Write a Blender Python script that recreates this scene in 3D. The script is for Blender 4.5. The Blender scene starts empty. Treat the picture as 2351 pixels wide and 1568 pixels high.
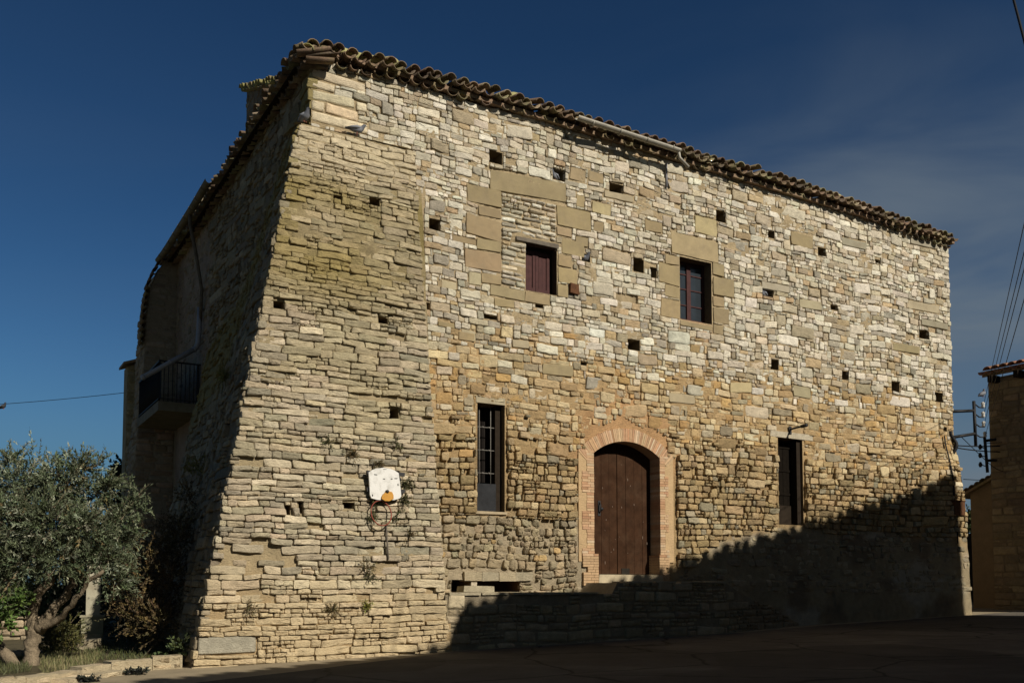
import bpy, math, random
import numpy as np
from mathutils import Vector

random.seed(7)
RNG = np.random.default_rng(11)
scn = bpy.context.scene
COL = scn.collection

# ------------------------------------------------------------------ camera
F, PITCH, PX, YH, ZC = 2207.0, math.radians(3.5), 1175.5, 1340.0, 1.3   # in pixels of a 2351 px wide view
PY = YH - F * math.tan(PITCH)
cam = bpy.data.objects.new('camera', bpy.data.cameras.new('camera'))
COL.objects.link(cam)
cam.location = (0, 0, ZC)
cam.rotation_euler = (math.radians(90) + PITCH, 0, 0)
cam.data.sensor_width = 36
cam.data.lens = F / 2351 * 36
cam.data.shift_y = (PY - 784) / 2351
cam.data.clip_end = 3000
scn.camera = cam

# ------------------------------------------------------------------ house frame
ANG = math.radians(30.2)
U = np.array([math.cos(ANG), math.sin(ANG), 0.0])      # along the front wall, to the right
N = np.array([math.sin(ANG), -math.cos(ANG), 0.0])     # out of the front wall
C0 = np.array([-3.41745, 15.9, 0.0])                    # upper front corner of the house

def W(s, n, z):
    s, n, z = np.broadcast_arrays(np.asarray(s, float), np.asarray(n, float), np.asarray(z, float))
    out = C0 + s[..., None] * U + n[..., None] * N
    out[..., 2] = z + ZC
    return out

# ------------------------------------------------------------------ light
SV = 0.30 * U + 1.0 * N + np.array([0, 0, 0.70])
SV = SV / np.linalg.norm(SV)
EL, AZ = math.asin(SV[2]), math.atan2(SV[0], SV[1])
sun = bpy.data.objects.new('sun', bpy.data.lights.new('sun', 'SUN'))
COL.objects.link(sun)
sun.data.energy = 4.9
sun.data.angle = math.radians(0.6)
sun.data.color = (1.0, 0.925, 0.81)
sun.rotation_euler = Vector(SV).to_track_quat('Z', 'Y').to_euler()

world = bpy.data.worlds.new('World')
scn.world = world
world.use_nodes = True
nt = world.node_tree
nt.nodes.clear()
def nd(tree, typ, **kw):
    n = tree.nodes.new(typ)
    for k, v in kw.items():
        if k.startswith('i_'):
            n.inputs[k[2:].replace('_', ' ')].default_value = v
        else:
            setattr(n, k, v)
    return n
sky = nd(nt, 'ShaderNodeTexSky', sky_type='NISHITA', sun_disc=False, sun_elevation=EL, sun_rotation=AZ,
         altitude=450, air_density=1.0, dust_density=0.6, ozone_density=2.5)
gam = nd(nt, 'ShaderNodeGamma'); gam.inputs[1].default_value = 1.45
tint = nd(nt, 'ShaderNodeMix', data_type='RGBA', blend_type='MULTIPLY'); tint.inputs[0].default_value = 1
sky_tint = nd(nt, 'ShaderNodeMix', data_type='RGBA'); sky_tint.inputs[6].default_value = (0.205, 0.315, 0.345, 1); sky_tint.inputs[7].default_value = (0.25, 0.225, 0.165, 1)  # sun side of the sky tinted warm, added to warm the shade
vdot = nd(nt, 'ShaderNodeVectorMath', operation='DOT_PRODUCT'); vdot.inputs[1].default_value = (math.sin(AZ), math.cos(AZ), 0)
vmr = nd(nt, 'ShaderNodeMapRange', interpolation_type='SMOOTHSTEP', i_From_Min=-0.25, i_From_Max=0.45)
tc = nd(nt, 'ShaderNodeTexCoord')
mp = nd(nt, 'ShaderNodeMapping'); mp.inputs['Scale'].default_value = (1.2, 1.2, 4.5); mp.inputs['Rotation'].default_value = (0.25, -0.2, 0.4)
nz = nd(nt, 'ShaderNodeTexNoise', i_Scale=2.2, i_Detail=5.0, i_Roughness=0.5, i_Distortion=0.5)
cr = nd(nt, 'ShaderNodeMapRange', i_From_Min=0.30, i_From_Max=0.68)
sep = nd(nt, 'ShaderNodeSeparateXYZ')
mz = nd(nt, 'ShaderNodeMapRange', interpolation_type='SMOOTHSTEP', i_From_Min=0.56, i_From_Max=0.26)
mx = nd(nt, 'ShaderNodeMapRange', interpolation_type='SMOOTHSTEP', i_From_Min=-0.10, i_From_Max=0.40, i_To_Min=0.06, i_To_Max=.92)
m1 = nd(nt, 'ShaderNodeMath', operation='MULTIPLY'); m2 = nd(nt, 'ShaderNodeMath', operation='MULTIPLY')
cl = nd(nt, 'ShaderNodeMix', data_type='RGBA'); cl.inputs[7].default_value = (2.3, 2.9, 3.5, 1)
bg = nd(nt, 'ShaderNodeBackground'); bg.inputs[1].default_value = 0.06
ow = nd(nt, 'ShaderNodeOutputWorld')
L = nt.links.new
L(tc.outputs['Generated'], vdot.inputs[0]); L(vdot.outputs['Value'], vmr.inputs[0]); L(vmr.outputs[0], sky_tint.inputs[0]); L(sky_tint.outputs[2], tint.inputs[7])
L(sky.outputs[0], gam.inputs[0]); L(gam.outputs[0], tint.inputs[6]); L(tc.outputs['Generated'], mp.inputs[0])
L(mp.outputs[0], nz.inputs[0]); L(nz.outputs[0], cr.inputs[0]); L(tc.outputs['Generated'], sep.inputs[0])
L(sep.outputs[2], mz.inputs[0]); L(sep.outputs[0], mx.inputs[0]); L(cr.outputs[0], m1.inputs[0]); L(mz.outputs[0], m1.inputs[1])
L(m1.outputs[0], m2.inputs[0]); L(mx.outputs[0], m2.inputs[1]); 
hz = nd(nt, 'ShaderNodeMix', data_type='RGBA'); hz.inputs[7].default_value = (1.35, 2.55, 3.9, 1)
hm = nd(nt, 'ShaderNodeMapRange', interpolation_type='SMOOTHSTEP', i_From_Min=0.24, i_From_Max=0.02, i_To_Max=.85)
L(sep.outputs[2], hm.inputs[0]); L(hm.outputs[0], hz.inputs[0]); L(tint.outputs[2], hz.inputs[6])
L(m2.outputs[0], cl.inputs[0]); L(hz.outputs[2], cl.inputs[6])
L(cl.outputs[2], bg.inputs[0]); L(bg.outputs[0], ow.inputs[0])

scn.view_settings.view_transform = 'Standard'
scn.view_settings.look = 'None'
scn.view_settings.gamma = 1
scn.view_settings.exposure = 0.0
scn.cycles.max_bounces = 6
scn.cycles.diffuse_bounces = 4

# ------------------------------------------------------------------ measuring: where a line of sight meets a real surface
def ray(x, y):
    a, b, c = x - PX, F, -(y - PY)
    co, si = math.cos(PITCH), math.sin(PITCH)
    return np.array([a, co * b - si * c, si * b + co * c])
def fac(x, y, q=0.0):
    r = ray(x, y); p = r * (((C0 + q * N) @ N) / (r @ N))
    return float((p - C0) @ U), float(p[2])
def lef(x, y, w=0.0):
    r = ray(x, y); p = r * (((C0 - w * U) @ U) / (r @ U))
    return float(-(p - C0) @ N), float(p[2])
def at(x, y, depth):                  # world point at a depth
    r = ray(x, y); p = r / r[1] * depth
    return np.array([p[0], p[1], p[2] + ZC])
def zg(s):                            # ground height (camera-relative) along the street
    return -1.16 + 0.023 * np.clip(s, -8, 24)
def gnd(x, y):
    r = ray(x, y); n0 = np.array([0, 0, 1.0]) - 0.023 * U
    p = r * ((-1.16 - 0.023 * (C0 @ U)) / (r @ n0))
    return np.array([p[0], p[1], p[2] + ZC])
def d3(x, y): return (979.6 + x * .3515, 244.9 + y * .3515)
def d5(x, y): return (918.4 + x * .4533, 857.1 + y * .4533)
def d6(x, y): return (1653.1 + x * .4142, 918.4 + y * .4142)
def rect(pts, q=0.0):                 # four corners (tl, tr, br, bl) -> s0, s1, z0, z1 on the front wall
    p = [fac(*k, q) for k in pts]
    return ((p[0][0] + p[3][0]) / 2, (p[1][0] + p[2][0]) / 2, (p[2][1] + p[3][1]) / 2, (p[0][1] + p[1][1]) / 2)

# ------------------------------------------------------------------ noise
_tab = np.random.default_rng(3).random((256, 256))
def noise2(x, y):
    x, y = np.asarray(x, float), np.asarray(y, float)
    xi, yi = np.floor(x).astype(int), np.floor(y).astype(int)
    fx, fy = x - xi, y - yi
    fx, fy = fx * fx * (3 - 2 * fx), fy * fy * (3 - 2 * fy)
    g = lambda a, b: _tab[a % 256, b % 256]
    return (g(xi, yi) * (1 - fx) + g(xi + 1, yi) * fx) * (1 - fy) + (g(xi, yi + 1) * (1 - fx) + g(xi + 1, yi + 1) * fx) * fy
def fbm(x, y, o=4):
    v, a, t = 0, 1, 0
    for k in range(o):
        v = v + a * noise2(np.asarray(x) * 2 ** k + 17 * k, np.asarray(y) * 2 ** k + 31 * k); t += a; a *= .5
    return v / t

# ------------------------------------------------------------------ materials
def mat(name, color=(.5, .5, .5), rough=.9, attr=False, var=.25, scale=6.0, bump=0.3, bscale=30.0, bdist=.02, spec=.2, metal=0.0,
        stain=None, stain_scale=1.5, stain_amt=.5, fine=60.0):
    m = bpy.data.materials.new(name); m.use_nodes = True
    t = m.node_tree; b = t.nodes['Principled BSDF']; lk = t.links.new
    b.inputs['Roughness'].default_value = rough; b.inputs['Specular IOR Level'].default_value = spec; b.inputs['Metallic'].default_value = metal
    g = nd(t, 'ShaderNodeNewGeometry')
    if attr:
        src = nd(t, 'ShaderNodeAttribute', attribute_name='col').outputs['Color']
    else:
        c = nd(t, 'ShaderNodeRGB'); c.outputs[0].default_value = (*color, 1); src = c.outputs[0]
    if stain is not None:
        ns = nd(t, 'ShaderNodeTexNoise', i_Scale=stain_scale, i_Detail=6.0, i_Roughness=.65)
        lk(g.outputs['Position'], ns.inputs[0])
        r = nd(t, 'ShaderNodeMapRange', i_From_Min=.48, i_From_Max=.68, i_To_Max=stain_amt); lk(ns.outputs[0], r.inputs[0])
        mx_ = nd(t, 'ShaderNodeMix', data_type='RGBA'); mx_.inputs[7].default_value = (*stain, 1)
        lk(r.outputs[0], mx_.inputs[0]); lk(src, mx_.inputs[6]); src = mx_.outputs[2]
    n1 = nd(t, 'ShaderNodeTexNoise', i_Scale=scale, i_Detail=8.0, i_Roughness=.65); lk(g.outputs['Position'], n1.inputs[0])
    r1 = nd(t, 'ShaderNodeMapRange', i_From_Min=.25, i_From_Max=.75, i_To_Min=1 - var, i_To_Max=1 + var); lk(n1.outputs[0], r1.inputs[0])
    n3 = nd(t, 'ShaderNodeTexNoise', i_Scale=fine, i_Detail=4.0, i_Roughness=.6); lk(g.outputs['Position'], n3.inputs[0])
    r3 = nd(t, 'ShaderNodeMapRange', i_From_Min=.3, i_From_Max=.7, i_To_Min=1 - var * .6, i_To_Max=1 + var * .6); lk(n3.outputs[0], r3.inputs[0])
    mm = nd(t, 'ShaderNodeMath', operation='MULTIPLY'); lk(r1.outputs[0], mm.inputs[0]); lk(r3.outputs[0], mm.inputs[1])
    mu = nd(t, 'ShaderNodeMix', data_type='RGBA', blend_type='MULTIPLY'); mu.inputs[0].default_value = 1
    lk(src, mu.inputs[6]); lk(mm.outputs[0], mu.inputs[7]); lk(mu.outputs[2], b.inputs['Base Color'])
    if bump > 0:
        n2 = nd(t, 'ShaderNodeTexNoise', i_Scale=bscale, i_Detail=8.0, i_Roughness=.7)
        mpn = nd(t, 'ShaderNodeMapping'); mpn.inputs['Scale'].default_value = (1, 1, 2.4 if attr else 1); lk(g.outputs['Position'], mpn.inputs[0]); lk(mpn.outputs[0], n2.inputs[0])
        bp = nd(t, 'ShaderNodeBump'); bp.inputs['Strength'].default_value = bump; bp.inputs['Distance'].default_value = bdist
        lk(n2.outputs[0], bp.inputs['Height']); lk(bp.outputs[0], b.inputs['Normal'])
    return m

M_STONE = mat('limestone', attr=True, var=.26, scale=8, bump=1.0, bscale=24, bdist=.035, fine=60)
M_MORTAR = mat('lime_mortar', attr=True, var=.22, scale=7, bump=1.0, bscale=26, bdist=.05, fine=55)
M_SAND = mat('dressed_sandstone', attr=True, var=.15, scale=4, bump=.5, bscale=38, bdist=.016, fine=80, stain=(.225, .18, .115), stain_scale=3.5, stain_amt=.45)
M_BRICK = mat('old_brick', attr=True, var=.18, scale=14, bump=.5, bscale=60, bdist=.01)
M_TILE = mat('terracotta_tile', attr=True, var=.35, scale=10, bump=.5, bscale=40, bdist=.012, stain=(.20, .19, .085), stain_scale=3.0, stain_amt=.7)
M_PLASTER = mat('old_plaster', attr=True, var=.16, scale=4, bump=.6, bscale=16, bdist=.03)
M_DOOR = mat('brown_door_wood', (.043, .0205, .0105), rough=.9, spec=.08, var=.4, scale=5, bump=.4, bscale=30, bdist=.008, fine=120, stain=(.062, .036, .021), stain_scale=3, stain_amt=.5)
M_SHUT = mat('maroon_shutter_wood', (.060, .022, .020), rough=.7, var=.3, scale=10, bump=.3)
M_OLDWOOD = mat('weathered_wood', (.13, .11, .085), rough=.9, var=.35, scale=8, bump=.5)
M_DARKWOOD = mat('dark_wood', (.026, .019, .013), rough=.9, spec=.08, var=.3, scale=8, bump=.3)
M_IRON = mat('black_iron', (.014, .014, .015), rough=.6, var=.3, scale=20, bump=.2, spec=.4)
M_RUST = mat('rusty_steel', (.10, .045, .02), rough=.85, var=.4, scale=14, bump=.4)
M_ZINC = mat('grey_zinc', (.30, .28, .23), rough=.6, var=.2, scale=8, bump=.1, metal=.2, spec=.4)
M_PIPE = mat('grey_plastic_pipe', (.27, .27, .29), rough=.5, var=.12, scale=6, bump=.05, spec=.4)
M_GLASS = mat('dusty_glass', (.028, .035, .042), rough=.12, var=.2, scale=3, bump=.0, spec=.5)
M_WHITE = mat('white_paint', (.70, .69, .65), rough=.7, var=.06, scale=9, bump=.15, stain=(.30, .29, .25), stain_scale=9, stain_amt=.55)
M_ORANGE = mat('orange_paint', (.50, .25, .045), rough=.7, var=.2, scale=18, bump=.2)
M_RED = mat('red_paint', (.22, .05, .03), rough=.6, var=.3, scale=20, bump=.1)
M_CONC = mat('concrete', (.20, .17, .115), rough=.9, var=.25, scale=5, bump=.4, stain=(.10, .09, .03), stain_amt=.5)
M_CABLE = mat('black_cable', (.012, .012, .013), rough=.6, var=.1, bump=0)
M_PORC = mat('porcelain', (.62, .60, .55), rough=.3, var=.05, bump=0, spec=.5)
M_LEAF = mat('leaf', attr=True, rough=.65, var=.2, scale=3, bump=0, spec=.3)
M_BARK = mat('olive_bark', (.24, .19, .125), rough=.95, var=.45, scale=9, bump=1.0, bscale=18, bdist=.05, stain=(.05, .04, .03), stain_scale=6, stain_amt=.7)
M_BIRD = mat('feathers', attr=True, rough=.7, var=.15, scale=20, bump=0)
M_SLATE = mat('grey_sheet_metal', (.028, .029, .031), rough=.85, var=.3, scale=6, bump=.1, spec=.1)
M_DARK = mat('dark_void', (.02, .017, .013), rough=1, var=.3, bump=0)

# ------------------------------------------------------------------ mesh builder
class MB:
    def __init__(s): s.v, s.c, s.f, s.n = [], [], [], 0
    def add(s, v, faces, col=(.5, .5, .5), mat=0, smooth=False):
        v = np.asarray(v, float).reshape(-1, 3)
        col = np.broadcast_to(np.asarray(col, float), (len(v), 3))
        s.v.append(v); s.c.append(col)
        for f in faces:
            f = np.asarray(f, int)
            if f.ndim == 1: f = f[None]
            if len(f): s.f.append((f + s.n, mat, smooth))
        s.n += len(v)
    def box(s, p, col=(.5, .5, .5), mat=0):             # 8 points: bottom 4 (ccw), top 4
        s.add(p, [[[0, 3, 2, 1], [4, 5, 6, 7], [0, 1, 5, 4], [1, 2, 6, 5], [2, 3, 7, 6], [3, 0, 4, 7]]], col, mat)
    def sbox(s, s0, s1, n0, n1, z0, z1, col=(.5, .5, .5), mat=0, j=0.0):
        p = W([s0, s1, s1, s0] * 2, [n1, n1, n0, n0] * 2, [z0] * 4 + [z1] * 4)
        if j: p = p + RNG.uniform(-j, j, p.shape)
        s.box(p, col, mat)
    def tube(s, pts, r, k=8, col=(.5, .5, .5), mat=0, caps=True, flat=1.0):
        P = np.asarray(pts, float); n = len(P)
        r = np.broadcast_to(np.asarray(r, float), (n,))
        T = np.gradient(P, axis=0) if n > 2 else np.repeat((P[1] - P[0])[None], 2, 0)
        T = T / (np.linalg.norm(T, axis=1, keepdims=True) + 1e-9)
        ref = np.array([0, 0, 1.0]) if abs(T[:, 2]).mean() < .8 else np.array([1.0, 0, 0])
        A = np.cross(T, ref); A /= np.linalg.norm(A, axis=1, keepdims=True) + 1e-9
        B = np.cross(A, T)
        th = np.linspace(0, 2 * math.pi, k, endpoint=False)
        V = P[:, None] + r[:, None, None] * (np.cos(th)[None, :, None] * A[:, None] + flat * np.sin(th)[None, :, None] * B[:, None])
        q = [[i * k + j, i * k + (j + 1) % k, (i + 1) * k + (j + 1) % k, (i + 1) * k + j] for i in range(n - 1) for j in range(k)]
        fs = [q]
        if caps: fs += [[list(range(k))[::-1]], [[(n - 1) * k + j for j in range(k)]]]
        s.add(V.reshape(-1, 3), fs, col, mat, True)
    def build(s, name, mats, parent=None, origin=None):
        v = np.concatenate(s.v); c = np.concatenate(s.c)
        base = np.zeros(3)
        if parent is not None:
            o = parent
            while o is not None: base += np.array(o.location); o = o.parent
        elif origin is not None: base = np.asarray(origin, float)
        me = bpy.data.meshes.new(name)
        tot = np.concatenate([np.full(len(f), f.shape[1]) for f, _, _ in s.f])
        idx = np.concatenate([f.reshape(-1) for f, _, _ in s.f])
        mi = np.concatenate([np.full(len(f), m) for f, m, _ in s.f]); sm = np.concatenate([np.full(len(f), q) for f, _, q in s.f])
        me.vertices.add(len(v)); me.vertices.foreach_set('co', (v - base).astype(np.float32).reshape(-1))
        me.loops.add(len(idx)); me.loops.foreach_set('vertex_index', idx.astype(np.int32))
        me.polygons.add(len(tot)); me.polygons.foreach_set('loop_start', np.concatenate([[0], np.cumsum(tot)[:-1]]).astype(np.int32))
        for m in (mats if isinstance(mats, (list, tuple)) else [mats]): me.materials.append(m)
        me.polygons.foreach_set('material_index', mi.astype(np.int32)); me.polygons.foreach_set('use_smooth', sm.astype(bool))
        me.update(calc_edges=True); me.validate()
        a = me.attributes.new('col', 'FLOAT_COLOR', 'POINT')
        a.data.foreach_set('color', np.concatenate([c, np.ones((len(c), 1))], 1).astype(np.float32).reshape(-1))
        o = bpy.data.objects.new(name, me); COL.objects.link(o)
        if parent is not None: o.parent = parent
        elif origin is not None: o.location = origin
        return o

def tag(o, label=None, cat=None, group=None, kind=None):
    if label: o['label'] = label
    if cat: o['category'] = cat
    if group: o['group'] = group
    if kind: o['kind'] = kind
    return o
def thing(name, label, cat, loc, group=None):
    o = bpy.data.objects.new(name, None); o.empty_display_size = .2; COL.objects.link(o)
    o.location = [float(k) for k in loc]
    return tag(o, label, cat, group)

# ------------------------------------------------------------------ masonry
def split_rect(r, ex, out, depth=0, mind=.04):
    a0, a1, b0, b1 = r
    if a1 - a0 < mind or b1 - b0 < mind: return
    if len(ex):
        h = np.nonzero((ex[:, 0] < a1 - .004) & (ex[:, 1] > a0 + .004) & (ex[:, 2] < b1 - .004) & (ex[:, 3] > b0 + .004))[0]
        if len(h):
            if depth > 6: return
            e0, e1, f0, f1 = ex[h[0]]
            split_rect((a0, min(a1, e0), b0, b1), ex, out, depth + 1); split_rect((max(a0, e1), a1, b0, b1), ex, out, depth + 1)
            m0, m1 = max(a0, e0), min(a1, e1)
            split_rect((m0, m1, b0, min(b1, f0)), ex, out, depth + 1); split_rect((m0, m1, max(b0, f1), b1), ex, out, depth + 1)
            return
    out.append(r)
def lay(a0, a1, b0, b1, hr, asp, psplit, ex=(), drop=.02, rng=RNG, lim=None, sub=(2, 3)):
    """courses of irregular stones; returns an array of a0,a1,b0,b1"""
    ex = np.asarray(ex, float).reshape(-1, 4); out = []; b = b0
    while b < b1 - .03:
        h = min(rng.uniform(*hr), b1 - b)
        if b1 - b - h < .05: h = b1 - b
        lo, hi = (a0, a1) if lim is None else lim(b + h / 2)
        a = lo - rng.uniform(0, .05)
        while a < hi:
            w = h * rng.uniform(*asp) * (1.5 if rng.random() < .15 else 1)
            w = max(w, .07)
            if hi - a - w < .08: w = hi - a
            e = min(a + w, hi)
            if rng.random() < psplit and h > .10:
                k = int(rng.integers(sub[0], sub[1] + 1)) if h > .17 else 2
                cuts = np.sort(np.concatenate([[0, 1], (np.arange(1, k) + rng.uniform(-.25, .25, k - 1)) / k])) * h + b
                for c0, c1 in zip(cuts[:-1], cuts[1:]):
                    x = a
                    while x < e - .01:
                        ww = (c1 - c0) * rng.uniform(1.0, 3.2)
                        if e - x - ww < .06: ww = e - x
                        if rng.random() > drop: split_rect((max(x, lo), min(x + ww, e), c0, c1), ex, out)
                        x += ww
            elif rng.random() > drop:
                split_rect((max(a, lo), e, b, b + h), ex, out)
            a = e
        b += h
    return np.array(out)
_x = np.array([-1, -.9, -.6, -.2, .2, .6, .9]); _y = np.array([-1, -.5, .5])
UNIT = np.concatenate([np.stack([_x, -np.ones(7)], 1), np.stack([np.ones(3), _y], 1), np.stack([-_x, np.ones(7)], 1), np.stack([-np.ones(3), -_y], 1)])
NP_ = len(UNIT)
def stones(mb, R, mp_, col, prot=(.01, .03), bev=(.008, .02), gap=(.006, .014), rr=(.2, .5), tilt=.05, rough=.006, jit=.05, dome=.004,
           warp=.03, mat=1, back=.07, wfreq=.9, smooth=True, course=0.0):
    R = np.asarray(R, float)
    if len(R) == 0: return
    k = len(R); u = lambda a: RNG.uniform(a[0], a[1], k)
    g = u(gap); a0, a1, b0, b1 = R.T
    hw = np.maximum((a1 - a0) / 2 - g, .012); hh = np.maximum((b1 - b0) / 2 - g, .012)
    ca, cb = (a0 + a1) / 2, (b0 + b1) / 2
    mn = np.minimum(hw, hh); r = u(rr) * mn
    hf = np.stack([hw, hh], -1)[:, None]
    o = UNIT[None] * hf
    inn = np.clip(o, -(hf - r[:, None, None]), hf - r[:, None, None])
    dd = o - inn; dl = np.linalg.norm(dd, axis=-1, keepdims=True)
    nrm = dd / (dl + 1e-9)
    o = inn + nrm * r[:, None, None]
    seed = RNG.uniform(0, 200, (k, 1))
    cen = np.stack([ca, cb], -1)
    wob = (noise2(o[..., 0] * 9 + seed, o[..., 1] * 14 + seed * 1.7) - .5) * 2 + RNG.normal(0, .35, (k, NP_))
    o = o + nrm * (wob * (jit * mn)[:, None])[..., None]
    sh = RNG.normal(0, .035, (k, 1)); o[..., 1] += sh * o[..., 0]; o[..., 0] += RNG.normal(0, .06, (k, 1)) * o[..., 1]
    bv = np.minimum(u(bev), mn * .5); pr = u(prot) + course * np.mod(np.sin(np.round(b0, 3) * 987.3) * 43758.5, 1.0)
    ta, tb = RNG.normal(0, tilt, (k, 1)), RNG.normal(0, tilt, (k, 1))
    def ring(sc, inset, dep, rg):
        pt = o * sc - nrm * inset[:, None, None]
        d = dep[:, None] + np.clip(ta * pt[..., 0], -.02, .02) + np.clip(tb * pt[..., 1], -.02, .02)
        d = d + (fbm(pt[..., 0] * 6 + seed, pt[..., 1] * 11 + seed, 3) - .5) * 3.2 * rg + RNG.normal(0, rg * .35, d.shape)
        return pt, d
    z = np.zeros(k)
    p0, d0 = ring(1.0, z, np.full(k, -back), 0); d0[:] = -back
    rs = [(p0, d0), ring(1.0, z, pr - bv, rough * .5), ring(1.0, bv, pr, rough), ring(.62, bv * .6, pr + dome * .8, rough), ring(.28, z, pr + dome, rough)]
    pc = np.zeros((k, 1, 2)); dc = (pr + dome)[:, None]
    P = np.concatenate([p for p, _ in rs] + [pc], 1) + cen[:, None]; D = np.concatenate([d for _, d in rs] + [dc], 1)
    A, B = P[..., 0], P[..., 1]
    if warp:
        B = B + warp * (noise2(A * wfreq + 5, B * .35) - .5) * 2 + warp * .4 * (noise2(A * 3.1, B * 1.3 + 9) - .5) * 2
        A = A + warp * .5 * (noise2(A * .8 + 40, B * 2.3) - .5) * 2
    V = mp_(A, B, D).reshape(-1, 3); nv = NP_ * 5 + 1
    base = (np.arange(k) * nv)[:, None, None]
    i = np.arange(NP_); j = (i + 1) % NP_
    qs = np.concatenate([np.stack([q * NP_ + i, q * NP_ + j, (q + 1) * NP_ + j, (q + 1) * NP_ + i], -1) for q in range(4)])
    tr = np.stack([4 * NP_ + i, 4 * NP_ + j, np.full(NP_, 5 * NP_)], -1)
    c = np.repeat(np.asarray(col, float)[:, None], nv, 1) * RNG.normal(1, .03, (k, nv, 1))
    h_ = 2 * NP_
    n0 = mb.n
    mb.add(V, [(base + qs[None, :h_]).reshape(-1, 4)], np.clip(c, .01, .9).reshape(-1, 3), mat, False)
    mb.f.append(((base + qs[None, h_:]).reshape(-1, 4) + n0, mat, smooth)); mb.f.append(((base + tr[None]).reshape(-1, 3) + n0, mat, smooth))
def wallgrid(mb, a0, a1, b0, b1, step, mp_, colf, openings=(), jit=.008, mat=0, keep=None, dfun=None):
    A = np.arange(a0, a1, step); B = np.arange(b0, b1, step)
    A = np.unique(np.round(np.concatenate([A, [a1]] + [[o[0], o[1]] for o in openings]), 4)); A = A[(A >= a0) & (A <= a1)]
    B = np.unique(np.round(np.concatenate([B, [b1]] + [[o[2], o[3]] for o in openings]), 4)); B = B[(B >= b0) & (B <= b1)]
    AA, BB = np.meshgrid(A, B, indexing='ij')
    D = RNG.uniform(-jit, jit, AA.shape) + (dfun(AA, BB) if dfun else 0)
    for o in openings:                                   # clean edges round the openings
        D[(AA > o[0] - .02) & (AA < o[1] + .02) & (BB > o[2] - .02) & (BB < o[3] + .02)] = 0
    V = mp_(AA, BB, D).reshape(-1, 3)
    ca, cb = (A[:-1] + A[1:]) / 2, (B[:-1] + B[1:]) / 2
    CA, CB = np.meshgrid(ca, cb, indexing='ij'); ok = np.ones(CA.shape, bool)
    for o in openings: ok &= ~((CA > o[0]) & (CA < o[1]) & (CB > o[2]) & (CB < o[3]))
    if keep is not None: ok &= keep(CA, CB)
    i, j = np.nonzero(ok); nb = len(B)
    f = np.stack([i * nb + j, (i + 1) * nb + j, (i + 1) * nb + j + 1, i * nb + j + 1], -1)
    mb.add(V, [f], colf(AA, BB).reshape(-1, 3), mat, True)
def palette(k, items, jit=.12, hue=.014):
    p = np.array([w for w, _ in items], float); c = np.array([c for _, c in items])
    q = c[RNG.choice(len(items), k, p=p / p.sum())]
    return np.clip(q * RNG.normal(1, jit, (k, 1)) * RNG.normal(1, hue, (k, 3)), .02, .8)
def sst(x, a, b):
    t = np.clip((np.asarray(x, float) - a) / (b - a), 0, 1); return t * t * (3 - 2 * t)

def mix(a, b, w): return a * (1 - w[..., None]) + b * w[..., None]
# ------------------------------------------------------------------ ground
S_ = np.concatenate([[-400, -120, -50, -25, -14], np.arange(-10, 26, 1.5), [34, 60, 130, 400]])
N_ = np.concatenate([[-400, -120, -50, -28], np.arange(-16, 20, 1.5), [30, 60, 130, 400]])
def sheet(name, S1, N1, dz, m, colf):
    SS, NN = np.meshgrid(S1, N1, indexing='ij')
    mb = MB(); nb = len(N1)
    f = [[i * nb + j, i * nb + j + 1, (i + 1) * nb + j + 1, (i + 1) * nb + j] for i in range(len(S1) - 1) for j in range(nb - 1)]
    mb.add(W(SS, NN, zg(SS) + dz).reshape(-1, 3), [f], colf, 0, True)
    return mb.build(name, m)
M_GROUND = mat('dusty_ground', attr=True, var=.2, scale=2.5, bump=.5, bscale=30, bdist=.02, stain=(.20, .165, .11), stain_scale=.8, stain_amt=.35, fine=90)
def asphalt():
    m = mat('worn_asphalt', (.080, .070, .057), var=.3, scale=1.4, bump=.6, bscale=80, bdist=.012, stain=(.15, .13, .10), stain_scale=.45, stain_amt=.65, fine=160)
    t = m.node_tree; b = t.nodes['Principled BSDF']; lk = t.links.new; src = b.inputs['Base Color'].links[0].from_socket
    g = nd(t, 'ShaderNodeNewGeometry'); nz_ = nd(t, 'ShaderNodeTexNoise', i_Scale=1.6, i_Detail=4.0); mxv = nd(t, 'ShaderNodeMix', data_type='RGBA'); mxv.inputs[0].default_value = .25
    lk(g.outputs['Position'], nz_.inputs[0]); lk(g.outputs['Position'], mxv.inputs[6]); lk(nz_.outputs['Color'], mxv.inputs[7])
    vo = nd(t, 'ShaderNodeTexVoronoi', feature='DISTANCE_TO_EDGE', i_Scale=.55); lk(mxv.outputs[2], vo.inputs['Vector'])
    r = nd(t, 'ShaderNodeMapRange', i_From_Min=.004, i_From_Max=.016, i_To_Min=.35, i_To_Max=1.0); lk(vo.outputs[0], r.inputs[0])
    v2 = nd(t, 'ShaderNodeTexVoronoi', feature='F1', i_Scale=.30); lk(g.outputs['Position'], v2.inputs['Vector'])
    r2 = nd(t, 'ShaderNodeMapRange', i_From_Min=0.0, i_From_Max=1.0, i_To_Min=.65, i_To_Max=1.5); lk(v2.outputs['Color'], r2.inputs[0])
    mm = nd(t, 'ShaderNodeMath', operation='MULTIPLY'); lk(r.outputs[0], mm.inputs[0]); lk(r2.outputs[0], mm.inputs[1])
    mu = nd(t, 'ShaderNodeMix', data_type='RGBA', blend_type='MULTIPLY'); mu.inputs[0].default_value = 1; lk(src, mu.inputs[6]); lk(mm.outputs[0], mu.inputs[7]); lk(mu.outputs[2], b.inputs['Base Color'])
    return m
M_ASPH = asphalt()
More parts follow.
